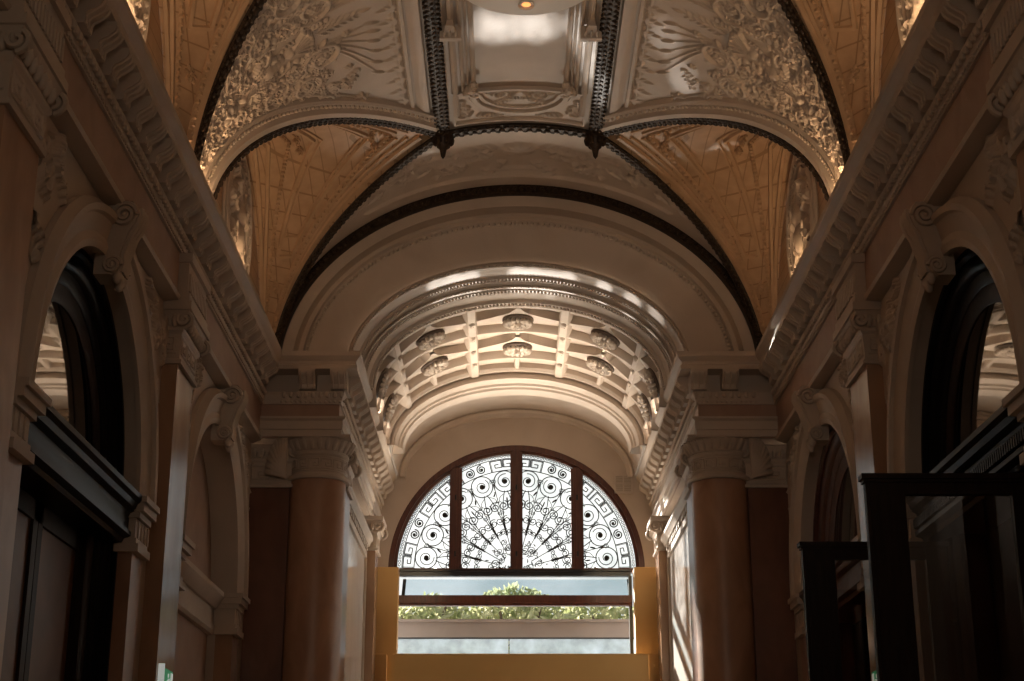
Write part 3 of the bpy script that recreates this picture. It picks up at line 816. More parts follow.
# open glazed leaves of the right doorway
for nm, y, x0, x1, ztop in (('near', 11.95, 2.62, 3.95, 2.83), ('far', 14.70, 2.62, 3.98, 2.83)):
    sgn = 1
    ob = thing('glazed_door', f'dark wooden glazed door leaf standing open on the {nm} jamb of the right doorway', 'door', ((x0 + x1)/2, y, -ZO), 'open glazed doors of the right doorway')
    w = .30
    def chamfer(q, a0, a1, b0, b1, t=.04):
        q.box(a0, a1, y - t, y + t, b0, b1)
    q = MB(); chamfer(q, x0, x0 + w, -ZO, ztop - .02); q.box(x0 + .03, x0 + w - .03, y - .055, y + .055, -ZO + .1, ztop - .15); q.build('stile', DARKWOOD, ob)
    q = MB(); chamfer(q, x1 - .2, x1, -ZO, ztop - .02); q.build('stile', DARKWOOD, ob)
    q = MB(); chamfer(q, x0 + w, x1 - .2, ztop - .14, ztop - .02, .035); q.build('top_rail', DARKWOOD, ob)
    q = MB(); q.box(x0 - .03, x1 + .02, y - .07, y + .07, ztop - .02, ztop + .02); q.box(x0 - .015, x1, y - .055, y + .055, ztop - .045, ztop - .02); q.build('cap_moulding', DARKWOOD, ob)
    q = MB(); chamfer(q, x0 + w, x1 - .2, -ZO, -ZO + .5, .035); q.build('bottom_rail', DARKWOOD, ob)
    q = MB(); q.box(x0 + w - .01, x1 - .19, y - .006, y + .006, -ZO + .49, ztop - .13); tag(q.build('glass_pane', DARKPANE, ob), 'clear dark door glass')
    for z in (-1.0, .6, 2.2):
        q = MB(); q.lathe((x1 + .02, y, z), [(0, -.09), (.025, -.09), (.025, .09), (0, .09)], 10); q.build('hinge', IRON, ob)
    q = MB(); q.tube([(x0 + .2, y - .06, -.75), (x0 + .2, y - .13, -.72), (x0 + .2, y - .13, -.25), (x0 + .2, y - .06, -.22)], .016, 7); q.build('pull_handle', IRON, ob)

# ------------------------------------------------------------------ pilasters and columns
def rect_ring(x0, x1, y0, y1, z, o): return [(x0 - o, y0 - o, z), (x1 + o, y0 - o, z), (x1 + o, y1 + o, z), (x0 - o, y1 + o, z)]
def meander(mb, fn, u0, u1, z0, z1, r):
    """Greek key running from u0 to u1 in a band z0..z1"""
    n = max(1, round((u1 - u0) / ((z1 - z0) * 1.35))); L = (u1 - u0) / n; h = z1 - z0
    key = [(0, 0), (0, 1), (.8, 1), (.8, .25), (.35, .25), (.35, .6), (.58, .6)]
    for k in range(n):
        b = u0 + L*k
        for a, c in zip(key[:-1], key[1:]):
            st = [(b + L*(a[0] + (c[0]-a[0])*t), z0 + h*(a[1] + (c[1]-a[1])*t)) for t in lin(0, 1, 4)]
            mb.tube([fn(u, z) for u, z in st], r, 4)
        mb.tube([fn(b + L*.0 + L*t, z0) for t in (0, .5, 1)], r, 4)
def pilaster(s, x0, x1, y0, y1, shaft, label, group, zsh=5.05, ztop=5.72, name='pilaster', key='x', cat='pilaster'):
    """x0 back, x1 face (both negative, left side)"""
    ob = thing(name, label, cat, (s*abs((x0+x1)/2), (y0+y1)/2, -ZO), group)
    q = MB(); q.rings([rect_ring(x0, x1, y0, y1, z, 0) for z in (-ZO + .5, zsh)]); q.side(s).build('shaft', shaft, ob, 30)
    q = MB(); q.rings([rect_ring(x0, x1, y0, y1, z, o) for z, o in ((-ZO, .10), (-ZO + .22, .10), (-ZO + .24, .07), (-ZO + .34, .09), (-ZO + .38, .05), (-ZO + .46, .04), (-ZO + .5, .0))]); q.side(s).build('base', PLASTER2, ob, 30)
    q = MB(); h = ztop - zsh
    q.rings([rect_ring(x0, x1, y0, y1, zsh + h*f, o) for f, o in ((0, .0), (.0, .04), (.06, .045), (.08, .02), (.12, .015), (.50, .025), (.55, .05), (.60, .05), (.64, .03), (.80, .09), (.86, .11), (.87, .13), (1, .13))])
    cp = q.side(s).build('capital', PLASTER2, ob, 30)
    q = MB()
    z0_, z1_ = zsh + h*.18, zsh + h*.44
    meander(q, lambda u, z: (x1 + .022, u, z), y0 + .04, y1 - .04, z0_, z1_, .012)
    meander(q, lambda u, z: (u, y0 - .022, z), x0 + .02, x1 - .02, z0_, z1_, .012)
    q.side(s).build('greek_key', PLASTER2, cp, 30)
    q = MB()
    for kk in range(7):
        y = y0 + (y1 - y0)*(kk + .5)/7; q.blob((x1 + .06, y, zsh + h*.72), (.05,0,0), (0,.038,0), (0,0,.09), 6, 4)
    n_ = max(2, int(abs(x1 - x0)/.1))
    for kk in range(n_):
        x = x0 + (x1 - x0)*(kk + .5)/n_; q.blob((x, y0 - .06, zsh + h*.72), (.038,0,0), (0,.05,0), (0,0,.09), 6, 4)
    for yy in (y0 - .07, y1 + .07):      # curled corner leaf
        q.tube([(x1 + .05 + .09*cos(a)*(1-a/11), yy, zsh + h*.72 + .09*sin(a)*(1-a/11)) for a in lin(-1.5, 8, 26)], .026, 6)
    q.side(s).build('leaf_band', PLASTER2, cp, 60)
    return ob
for s in (-1, 1):
    g = 'marble pilasters of the hall walls'
    for nm, cy in (('nearest', 10.42), ('middle', 16.5)):
        lab = f'glossy brown marble pilaster nearest the camera on the {LR(s)} wall' if nm == 'nearest' else f'glossy brown marble pilaster between the two arches of the {LR(s)} wall'
        ob = pilaster(s, -XW - .02, -3.69, cy - .42, cy + .42, PILMARBLE if nm == 'middle' else MARBLE, lab, g)
        # the entablature breaks forward over it
        q = MB(); q.box(-XF - .1, -3.62, cy - .50, cy + .50, 5.72, 6.28)
        q.box(-XF - .1, -3.58, cy - .54, cy + .54, 6.18, 6.28)
        for kk in range(12):
            y = cy - .47 + kk*.0815; q.box(-3.63, -3.595, y, y + .045, 5.86, 6.06)
        q.box(-XF - .1, -3.59, cy - .53, cy + .53, 5.72, 5.82)
        q.side(s).build('frieze_block', PLASTER2, ob, 30)
    pilaster(s, -XW, -3.30, 22.18, 22.5, DARKMARBLE, f'dark marble corner pilaster beside the {LR(s)} column', 'corner pilasters beside the columns', 5.1, 5.80)
    pilaster(s, -2.75, -2.53, 22.55, 23.2, DARKMARBLE, f'dark pilaster just behind the {LR(s)} column in the inner room', 'pilasters of the inner room', 5.15, 5.80)
    pilaster(s, -2.75, -2.50, 27.55, 28.15, PILMARBLE, f'slim brown marble pilaster beside the yellow panel on the {LR(s)}', 'pilasters of the inner room', 5.2, 5.80)
    # round column
    cx, cyy, r = -2.92, 22.38, .41
    ob = thing('column', f'round brown marble column with cream capital on the {LR(s)} of the passage', 'column', (s*2.92, cyy, -ZO), 'round marble columns flanking the passage', 'thing')
    q = MB(); q.lathe((cx, cyy, 0), [(r*1.0, -ZO + .5), (r*1.02, -ZO + .55), (r*1.0, 1.5), (r*.985, 5.2)], 56); q.side(s).build('shaft', MARBLE, ob)
    q = MB(); q.lathe((cx, cyy, 0), [(0, -ZO + .2), (r + .14, -ZO + .2), (r + .15, -ZO + .26), (r + .13, -ZO + .32), (r + .07, -ZO + .35), (r + .07, -ZO + .40), (r + .09, -ZO + .44), (r + .07, -ZO + .48), (r, -ZO + .5)], 48)
    q.box(cx - r - .16, cx + r + .16, cyy - r - .16, cyy + r + .16, -ZO, -ZO + .2); q.side(s).build('base', PLASTER2, ob, 30)
    q = MB(); z0 = 5.20
    q.lathe((cx, cyy, z0), [(r*.98, 0), (r + .05, .0), (r + .065, .03), (r + .05, .06), (r + .01, .075), (r, .10), (r, .33), (r + .03, .36), (r + .03, .39), (r + .01, .41), (r + .03, .44), (r + .09, .52), (r + .105, .56), (r + .09, .60), (0, .60)], 56)
    cp = q.side(s).build('capital', PLASTER2, ob, 30)
    q = MB()
    fn = lambda u, z: (cx + (r + .006)*cos(u/r), cyy + (r + .006)*sin(u/r), z)
    meander(q, fn, 0, 2*PI*r*.9999, z0 + .145, z0 + .285, .013)
    for zz in (.115, .315): q.tube([(cx + (r + .005)*cos(a), cyy + (r + .005)*sin(a), z0 + zz) for a in lin(0, 2*PI, 49)[:-1]], .010, 5, closed=True)
    q.side(s).build('greek_key', PLASTER2, cp, 30)
    q = MB()
    for kk in range(26):
        a = 2*PI*kk/26; d = Vector((cos(a), sin(a), 0)); c = Vector((cx, cyy, z0 + .50)) + d*(r + .06)
        q.blob(c, d*.05 + Vector((0, 0, .0)), Vector((-d.y, d.x, 0))*.045, (d.x*.05, d.y*.05, .09), 6, 5)
    q.side(s).build('leaf_band', PLASTER2, cp, 60)
    q = MB(); q.box(cx - .54, cx + .50, cyy - .52, cyy + .4, 5.78, 5.81); q.side(s).build('abacus', PLASTER2, ob, 30)
    # fan shaped leaf at the corner between column and pilaster capitals
    q = MB()
    for kk in range(9):
        a = .15 + kk*.17
        q.tube([(cx - .42 - .50*t*cos(a)*.55, cyy - .42 + .05*t - .08*sin(PI*t), 5.2 + .62*t*sin(a)) for t in lin(0, 1, 8)], [.02 + .035*t for t in lin(0, 1, 8)], 6)
    q.side(s).build('fan_leaf', PLASTER2, cp, 60)

# ================================================================== end wall above the cornice with the passage arch
A2, H2 = 2.56, 1.68
ew = thing('wall_end', 'end wall of the hall with the wide arch to the inner room', 'wall', (0, YE, -ZO), kind='structure')
th = lin(-PI/2, PI/2, 97)
def loft(mb, secs, th=th):
    """secs: (y, a, h) ; half-ellipses about the springing"""
    mb.grid(lambda t, k: (secs[k][1]*sin(t), secs[k][0], ZS + secs[k][2]*cos(t)), th, range(len(secs)))
    return mb
q = MB()
loft(q, [(YE - .02, A, H), (YE + .02, A - .30, H - .30), (YE - .05, A - .34, H - .40), (YE - .10, A - .40, H - .47), (YE - .10, A - .47, H - .52), (YE - .05, A - .49, H - .56), (YE - .03, A - .55, H - .66), (YE - .0, A - .62, H - .72), (YE, A2 + .02, H2 + .02)])
q.build('arch_face', PLASTER2, ew, 30)
q = MB()
for t in lin(-PI/2, PI/2, 120):
    q.blob(((A - .52)*sin(t), YE - .06, ZS + (H - .62)*cos(t)), (.035, 0, 0), (0, .035, 0), (0, 0, .035), 5, 3)
tag(q.build('bead_row', PLASTER2, ew), kind='stuff')
# stepped arch mouldings (splay)
SPL = [(22.40, 0), (22.32, -.02), (22.28, .03), (22.33, .07), (22.40, .075), (22.44, .05), (22.60, .10), (22.64, .10), (22.66, .14), (22.72, .15), (22.74, .13), (22.84, .19), (22.92, .20), (22.93, .25), (23.00, .26), (23.03, .24), (23.17, .30), (23.21, .30), (23.22, .36), (23.32, .37), (23.34, .32)]
q = MB(); loft(q, [(y, A2 - d*.86, H2 - d*.9) for y, d in SPL])
tag(q.build('stepped_archivolt', PLASTER, ew, 28))
q = MB()
for (y, d, n, r) in ((22.30, .055, 150, .022), (22.69, .165, 140, .026), (22.965, .27, 130, .022), (23.27, .385, 120, .026)):
    for t in lin(-PI/2, PI/2, n): q.blob(((A2 - d*.86)*sin(t), y, ZS + (H2 - d*.9)*cos(t)), (r, 0, 0), (0, r, 0), (0, 0, r), 5, 3)
for t in lin(-PI/2, PI/2, 130):      # leaf row
    c = Vector(((A2 - .22*.86)*sin(t), 22.87, ZS + (H2 - .22*.9)*cos(t))); ta = Vector((A2*cos(t), 0, -H2*sin(t))).normalized()
    q.blob(c, ta*.05 + Vector((0, .03, 0)), Vector((0, .03, 0)) - ta*.01, (0, 0, .025), 6, 3)
tag(q.build('leaf_and_bead_rows', PLASTER, ew), kind='stuff')
# lower end wall left and right of the passage (behind the columns)
q = MB()
for sg in (-1, 1): q.box(sg*2.62, sg*4.6, 22.36, 22.9, -ZO, 5.75)
q.build('pier', DARKMARBLE, ew)

# ------------------------------------------------------------------ inner room: coffered barrel, arch rib, plain barrel
A3, H3 = 2.27, 1.37
cv = thing('ceiling_inner', 'coffered barrel vault of the inner room', 'ceiling', (0, 25, ZS), kind='structure')
q = MB(); loft(q, [(23.30, A3 + .12, H3 + .12), (26.95, A3 + .12, H3 + .12)]); q.build('coffer_ground', PLASTER, cv)
def ep(t, y, d): return Vector(((A3 - d)*sin(t), y, ZS + (H3 - d)*cos(t)))
def en(t): return Vector((-sin(t)/A3, 0, -cos(t)/H3)).normalized()
RA = [math.radians(a) for a in (-78, -58.5, -39, -19.5, 0, 19.5, 39, 58.5, 78)]
q = MB()
def latrib(y, w, d0, d1):
    q.grid(lambda t, k: ep(t, y + (-w, -w, -w*.6, w*.6, w, w)[k], (-.12, d0, d1, d1, d0, -.12)[k]), th, range(6))
for y, w in ((23.42, .07), (24.66, .06), (26.10, .06), (26.85, .08)): latrib(y, w, -.03, .02)
for y in (23.95, 25.38): latrib(y, .05, -.05, 0.0)
def longrib(t0, w, d0, d1):
    q.grid(lambda y, k: ep(t0 + (-w, -w, -w*.6, w*.6, w, w)[k], y, (-.12, d0, d1, d1, d0, -.12)[k]), lin(23.3, 26.95, 8), range(6))
for i, t in enumerate(RA):
    if i % 2: longrib(t, .045, -.01, .05)
    else: longrib(t, .022, -.05, -.01)
q.build('coffer_rib', PLASTER, cv, 30)
q = MB()
for i, t in enumerate(RA):
    for y in (23.95, 24.66, 25.38, 26.1):
        if i % 2:               # little drops where ribs cross
            c = ep(t, y, .06); n = en(t); q.blob(c, (.05*cos(t), 0, -.05*sin(t)), (0, .06, 0), n*.05, 6, 4)
            q.blob(c + Vector((0, .12, 0)), (.035*cos(t), 0, -.035*sin(t)), (0, .05, 0), n*.03, 6, 4)
q.build('rib_knob', PLASTER, cv)
for i, t in enumerate(RA):      # flared arms that carry the rosettes
    if i % 2: continue
    for y in (23.95, 25.38):
        q = MB()
        for sg in (-1, 1):
            q.grid(lambda u, k: ep(t + sg*(.08 + u*.22), y + (-1, -1, 1, 1)[k]*(.20*(1-u)**1.6 + .05), (-.12, .03, .03, -.12)[k]), lin(0, 1, 8), range(4))
            q.grid(lambda u, k: ep(t + (-1, -1, 1, 1)[k]*(.10*(1-u)**1.6 + .02), y + sg*(.14 + u*.35), (-.12, .03, .03, -.12)[k]), lin(0, 1, 8), range(4))
        q.build('rosette_arm', PLASTER, cv, 30)
def rosette(label, t, y):
    c = ep(t, y, .0); n = en(t); u = Vector((cos(t), 0, -sin(t) * H3/A3)); u = (u - n*u.dot(n)).normalized(); w = n.cross(u)
    ob = thing('rosette', label, 'rosette', tuple(c), 'rosettes of the coffered vault')
    L = lambda a, r, h: c + (u*cos(a) + w*sin(a))*r + n*h
    q = MB()
    prof = [(0, .0), (.21, .0), (.25, .03), (.255, .065), (.235, .085), (.19, .09), (.0, .08)]
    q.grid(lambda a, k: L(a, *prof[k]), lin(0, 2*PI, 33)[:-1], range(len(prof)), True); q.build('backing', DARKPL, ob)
    q = MB()
    for k in range(16):
        a = 2*PI*k/16; d = (u*cos(a) + w*sin(a)); q.blob(L(a, .188, .115), d*.062, n.cross(d)*.036, n*.045, 6, 4)
    for k in range(8):
        a = 2*PI*k/8; d = (u*cos(a) + w*sin(a)); q.blob(L(a, .11, .11), d*.07 + n*.02, n.cross(d)*.035, n*.03, 6, 4)
    q.build('petals', PLASTER, ob, 60)
    q = MB(); q.blob(L(0, 0, .125), u*.05, w*.05, n*.06, 8, 5); q.build('heart', PLASTER, ob, 60)
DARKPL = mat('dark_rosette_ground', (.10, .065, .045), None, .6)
place = {-78: 'lowest on the left', -39: 'second from the left', 0: 'in the middle', 39: 'second from the right', 78: 'lowest on the right'}
for a, pl in place.items():
    for y, row in ((23.95, 'front'), (25.38, 'back')):
        rosette(f'plaster ceiling rosette {pl} of the {row} row in the coffered vault', math.radians(a), y)
# deep arch rib behind the coffers, then the plain barrel
q = MB(); loft(q, [(26.92, A3 + .12, H3 + .1), (26.92, A3 - .06, H3 - .07), (26.88, A3 - .07, H3 - .08), (26.88, A3 - .12, H3 - .14), (26.93, A3 - .14, H3 - .16), (27.02, A3 - .16, H3 - .19), (27.04, A3 - .19, H3 - .23), (27.10, A3 - .20, H3 - .24), (27.12, A3 - .24, H3 - .28), (27.45, A3 - .25, H3 - .29), (27.5, A3 - .22, H3 - .25), (27.52, A3 - .04, H3 - .05)])
q.build('arch_rib', PLASTER, cv, 30)
q = MB(); loft(q, [(27.4, A3 - .02, H3 - .02), (28.4, A3 - .02, H3 - .02), (YW + .1, A3 - .02, H3 - .02)]); q.build('plain_barrel', PLASTER, cv)
q = MB(); loft(q, [(YW + .02, A3, H3), (YW - .08, A3 - .02, H3 - .02), (YW - .10, A3 - .06, H3 - .06), (YW - .06, A3 - .09, H3 - .10), (YW - .05, A3 - .14, H3 - .16), (YW + .02, A3 - .16, H3 - .19)]); q.build('wall_arch_moulding', PLASTER, cv, 30)

# side walls of the inner room
for s in (-1, 1):
    iw = thing(f'wall_inner_{LR(s)}', f'polished pale marble wall of the inner room on the {LR(s)}', 'wall', (s*2.7, 26, -ZO), kind='structure')
    q = MB(); q.box(-2.72, -3.1, 22.5, YW + .4, -ZO, 5.75); q.box(-2.5, -3.1, 22.7, YW + .4, 5.75, 7.0) if False else None
    q.side(s).build('plaster_wall', PLASTER2, iw)
    q = MB(); q.box(-2.68, -2.73, 23.3, 27.45, -ZO, 5.05); q.side(s).build('marble_slab', GREYMARBLE, iw)
    q = MB()
    for (y0, y1, z0, z1) in ((23.25, 27.5, 5.05, 5.16), (23.22, 23.34, -ZO, 5.05), (27.42, 27.52, -ZO, 5.05)): q.box(-2.64, -2.73, y0, y1, z0, z1)
    for kk in range(14):
        y = 23.5 + kk*.285; q.box(-2.62, -2.70, y, y + .15, 5.16, 5.26)
    q.extrude_y([(-2.73, 5.26), (-2.60, 5.26), (-2.58, 5.32), (-2.54, 5.36), (-2.54, 5.42), (-2.73, 5.42)], 23.25, 27.5, True)
    q.side(s).build('slab_surround', PLASTER2, iw, 30)
    q = MB(); q.box(-2.66, -2.73, 28.2, YW, -ZO, 5.1); q.side(s).build('marble_slab', PILMARBLE, iw)

# ================================================================== window wall
ZW, RW = 5.18, 2.41
ww = thing('wall_far', 'cream plaster window wall at the end of the inner room', 'wall', (0, YW, -ZO), kind='structure')
q = MB()
an = lin(0, PI, 61)
for y in (YW, YW + .45):
    inn = [(-RW*cos(a), y, ZW + RW*sin(a)) for a in an]
    out = []
    for a in an:
        c_, s_ = -cos(a), sin(a); f = min(3.2/abs(c_) if abs(c_) > 1e-6 else 1e9, 3.6/s_ if s_ > 1e-6 else 1e9); out.append((c_*f, y, ZW + s_*f))
    q.add(inn + out, [(j, j+1, 61+j+1, 61+j) for j in range(60)])
    for sg in (-1, 1):
        q.add([(sg*RW, y, -ZO), (sg*3.2, y, -ZO), (sg*3.2, y, ZW), (sg*RW, y, ZW)], [(0, 1, 2, 3)])
        j = min(range(61), key=lambda j: math.dist((out[j][0], out[j][2]), (sg*3.2, ZW + 3.6)))
        for jj in (j-1, j):
            if 0 <= jj < 60: q.add([out[jj], out[jj+1], (sg*3.2, y, ZW + 3.6)], [(0, 1, 2)])
q.grid(lambda a, k: (-RW*cos(a), YW + k*.45, ZW + RW*sin(a)), an, (0, 1))
for sg in (-1, 1): q.add([(sg*RW, YW, -ZO), (sg*RW, YW + .45, -ZO), (sg*RW, YW + .45, ZW), (sg*RW, YW, ZW)], [(0, 1, 2, 3)])
q.build('plaster_face', PLASTER2, ww, 30)

wn = thing('window_1', 'half-round fan window with red-brown frame and wrought iron scrolls', 'window', (0, YW + .1, ZW), kind='structure')
def arc_section(mb, prof, a0=0, a1=PI, n=72):
    mb.rings([[(-(r)*cos(a), y, ZW + r*sin(a)) for r, y in prof] for a in lin(a0, a1, n)], True, True); return mb
q = MB(); arc_section(q, [(RW, YW + .02), (RW, YW + .22), (RW - .15, YW + .22), (RW - .15, YW + .10), (RW - .10, YW + .06), (RW - .10, YW + .02)])
q.box(-RW + .02, RW - .02, YW + .03, YW + .2, ZW - .04, ZW + .035)
q.build('frame', REDWOOD, wn, 30)
RG = RW - .15
for x in (-1.155, 0, 1.155):
    zt = ZW + math.sqrt((RW - .08)**2 - (abs(x) + .09)**2)
    q = MB(); q.box(x - .115, x + .115, YW + .07, YW + .2, ZW, zt); q.box(x - .07, x + .07, YW + .03, YW + .08, ZW, zt); q.box(x - .02, x + .02, YW + .015, YW + .04, ZW, zt)
    mu = q.build('mullion', REDWOOD, wn, 30)
    q = MB()
    for z in (ZW + .3, ZW + .3 + (zt - ZW)*.55): q.lathe((x, YW + .01, z), [(0, -.05), (.018, -.05), (.018, .05), (0, .05)], 8)
    q.build('latch', IRON, mu)
for x0, x1 in ((-RG, -1.27), (-1.04, -.115), (.115, 1.04), (1.27, RG)):
    xs = lin(x0, x1, 24); zt = [ZW + math.sqrt(max(1e-5, (RG + .02)**2 - min(abs(x), RG)**2)) for x in xs]
    poly = [(x0, ZW + .03), (x1, ZW + .03)] + [(x, max(z, ZW + .04)) for x, z in reversed(list(zip(xs, zt)))]
    q = MB(); q.prism(poly, lambda x, z: (x, YW + .17, z), lambda x, z: (x, YW + .18, z)); q.build('pane', PANE, wn, 0)
# wrought iron: border beads, key border, twelve spiral flowers, scrolls and rays of leaves
YG = YW + .115
def pol(r, a): return (-r*cos(a), YG, ZW + .02 + r*sin(a))
g = MB()
for r in (RG - .005, RG - .10, RG - .33): g.tube([pol(r, a) for a in lin(0, PI, 90)], .009, 4)
for k in range(108):
    a = PI*(k + .5)/108; g.tube([(pol(RG - .052, a)[0] + .022*cos(b), YG, pol(RG - .052, a)[2] + .022*sin(b)) for b in lin(0, 2*PI, 9)[:-1]], .007, 4, closed=True)
def spiral_p(cx, cz, R_, turns, a0, sg, r, n=None):
    n = n or int(16*turns)
    g.tube([(cx + R_*(1-.8*t)*cos(a0 + sg*2*PI*turns*t), YG, cz + R_*(1-.8*t)*sin(a0 + sg*2*PI*turns*t)) for t in lin(0, 1, n)], r, 4)
KA = PI/12
for k in range(12):
    ac = KA*(k + .5)
    # border: alternately key pattern and paired scrolls
    if k % 3 != 1:
        h = .20; key = [(-.44, 0), (-.44, 1), (-.02, 1), (-.02, .3), (-.28, .3), (-.28, .62), (-.14, .62)]
        for mir in (1, -1):
            pts = [pol(RG - .32 + h*v, ac + mir*u*KA) for u, v in key]
            for a_, b_ in zip(pts[:-1], pts[1:]): g.tube([a_, b_], .010, 4)
            pts = [pol(RG - .32 + h*v, ac + mir*(u*.82 - .04)*KA) for u, v in key[:4]]
            for a_, b_ in zip(pts[:-1], pts[1:]): g.tube([a_, b_], .006, 4)
    else:
        for mir in (1, -1):
            c = pol(RG - .215, ac + mir*.22*KA); spiral_p(c[0], c[2], .095, 1.9, PI/2, mir, .012)
            g.blob(c, (.025,0,0), (0,.01,0), (0,0,.025), 6, 4)
    # spiral flowers
    c = pol(RG*.76, ac); R_ = .205
    g.tube([(c[0] + R_*cos(b), YG, c[2] + R_*sin(b)) for b in lin(0, 2*PI, 29)[:-1]], .010, 4, closed=True)
    spiral_p(c[0], c[2], R_*.74, 1.5, ac, 1 if k % 2 else -1, .0085)
    g.blob(c, (.052,0,0), (0,.02,0), (0,0,.052), 9, 5)
    # stems and side scrolls
    for mir in (1, -1):
        g.tube([pol(RG*(.30 + .38*t), ac + mir*(.46 - .40*t*t)*KA) for t in lin(0, 1, 10)], .0085, 4)
        g.tube([pol(RG*(.66 - .10*t), ac + mir*(.08 + .34*sin(PI*t))*KA) for t in lin(0, 1, 10)], .006, 4)
        c2 = pol(RG*.555, ac + mir*.24*KA); spiral_p(c2[0], c2[2], .10, 1.7, ac, mir, .0095)
        c2 = pol(RG*.90 - .28, ac + mir*.47*KA); spiral_p(c2[0], c2[2], .05, 1.3, ac + PI, -mir, .006)
        c2 = pol(RG*.43, ac + mir*.24*KA); spiral_p(c2[0], c2[2], .085, 1.6, ac, -mir, .009)
        c2 = pol(RG*.335, ac + mir*.2*KA); spiral_p(c2[0], c2[2], .055, 1.5, ac, mir, .008)
    # small leaves next to the flowers
    p = Vector(pol(RG*.665, ac + .42*KA)); d = Vector((-cos(ac + .6), 0, sin(ac + .6))); g.blob(p, d*.06, (0, .015, 0), d.cross(Vector((0, 1, 0)))*.018, 6, 4)
    if k % 2: p = Vector(pol(RG*.60, ac)); d = Vector((-cos(ac), 0, sin(ac))); g.blob(p, d*.06, (0, .015, 0), d.cross(Vector((0, 1, 0)))*.016, 6, 4)
for k in range(11):          # rays with leaf bunches
    a = KA*(k + 1)
    g.tube([pol(RG*.14, a), pol(RG*.72, a)], .008, 5)
    d = Vector((-cos(a), 0, sin(a))); w = d.cross(Vector((0, 1, 0)))
    r0 = (.30, .36)[k % 2]
    for j in range(3):
        p = Vector(pol(RG*(r0 + .022*j), a))
        for sg in (-1, 1): g.blob(p + w*sg*.02 + d*.02, d*.03 + w*sg*.014, (0, .012, 0), w*.007, 5, 3)
    g.blob(Vector(pol(RG*.73, a)), d*.07, (0, .015, 0), w*.014, 6, 4)
    for sg in (-1, 1): g.blob(Vector(pol(RG*.60, a)) + w*sg*.022, d*.05 + w*sg*.014, (0, .012, 0), w*.010, 5, 3)
    for sg in (-1, 1): spiral_p(*[Vector(pol(RG*.50, a + sg*.12*KA))[i] for i in (0, 2)], .045, 1.4, a, sg, .006)
rg = random.Random(2)
for k in range(80):          # the leafy heart at the foot
    a = rg.uniform(.05, PI - .05); r = RG*rg.uniform(.03, .27); p = Vector(pol(r, a)); b = rg.uniform(0, PI); d = Vector((cos(b), 0, sin(b)))
    g.blob(p, d*rg.uniform(.025, .05), (0, .012, 0), d.cross(Vector((0, 1, 0)))*.012, 5, 3)
for k in range(22):
    a = rg.uniform(.1, PI - .1); c = pol(RG*rg.uniform(.10, .27), a); spiral_p(c[0], c[2], rg.uniform(.04, .08), 1.5, a, rg.choice((-1, 1)), .007)
g.build('iron_grille', IRON, wn, 60, fix=False)

# ventilation grille in the wall to the right of the window
ob = thing('vent_grille', 'small square vent grille in four fields on the window wall', 'vent', (2.04, YW - .02, 6.63))
q = MB(); vx, vz = 2.04, 6.82
q.box(vx - .165, vx + .165, YW - .012, YW + .01, vz - .17, vz + .17); q.build('back_plate', VENTM, ob)
q = MB()
for a, b, c, d in ((-.175, .175, -.18, -.15), (-.175, .175, .15, .18), (-.175, -.145, -.18, .18), (.145, .175, -.18, .18), (-.012, .012, -.17, .17), (-.17, .17, -.012, .012)): q.box(vx + a, vx + b, YW - .035, YW, vz + c, vz + d)
for k in range(9): q.box(vx - .15, vx + .15, YW - .02, YW, vz - .14 + k*.033, vz - .132 + k*.033)
q.build('grid_frame', PLASTER, ob)

# ------------------------------------------------------------------ entrance below the window: beams, glass, yellow partitions
def single(name, label, cat, mb, material, group=None, kind=None, smooth=30): return tag(mb.build(name, material, None, smooth), label, cat, group, kind)
q = MB(); q.box(-2.16, 2.10, 28.84, 28.98, 4.975, 5.085); q.box(-2.16, 2.10, 28.80, 28.84, 5.06, 5.09); single('steel_beam', 'black steel beam across the foot of the fan window', 'beam', q, STEEL, kind='thing')
q = MB(); q.box(-2.16, 2.12, 28.80, 28.98, 4.475, 4.615); q.box(-2.16, 2.12, 28.84, 28.96, 4.43, 4.475)
single('wooden_beam', 'red-brown wooden beam under the tilted glass strip', 'beam', q, REDWOOD, kind='thing')
ob = thing('glass_canopy', 'tilted reflecting glass strip between the black steel beam and the wooden beam', 'glass', (0, 29, 4.6))
q = MB(); q.prism([(28.92, 4.62), (29.25, 4.98), (29.26, 4.97), (28.93, 4.61)], lambda y, z: (-2.1, y, z), lambda y, z: (2.08, y, z)); q.build('glass_sheet', CANOPY, ob, 0)
q = MB()
for sg in (-1, 1): q = MB(); q.prism([(28.86, 4.60), (29.24, 4.985), (29.27, 4.955), (28.9, 4.58)], lambda y, z: (sg*2.085 - .03, y, z), lambda y, z: (sg*2.085 + .03, y, z)); q.build('edge_bar', STEEL, ob)
q = MB(); q.box(2.06, 2.12, 28.86, 28.96, -ZO, 4.98); single('door_post', 'slim black post at the right edge of the entrance opening', 'post', q, STEEL, kind='thing')
for s in (-1, 1):
    x0, x1 = (-2.74, -2.14) if s < 0 else (2.12, 2.64)
    ob = thing('yellow_partition', f'tall yellow painted partition panel on the {LR(s)} of the entrance', 'partition', ((x0+x1)/2, 28.4, -ZO), 'yellow partition panels')
    q = MB(); q.rings([rect_ring(x0, x1, 28.3, 28.62, z, o) for z, o in ((-ZO, 0), (5.035, 0), (5.045, -.01))]); q.build('panel', YELLOW, ob, 30)
    q = MB(); xx0, xx1 = (-2.74, -2.30) if s < 0 else (2.33, 2.66)
    q.rings([rect_ring(xx0, xx1, 28.1, 28.3, z, o) for z, o in ((-ZO, 0), (3.46, 0), (3.47, -.01))]); q.build('side_step', YELLOW, ob, 30)
ob = thing('yellow_screen_wall', 'wide low yellow partition across the entrance below the glass', 'partition', (0, 27.8, -ZO))
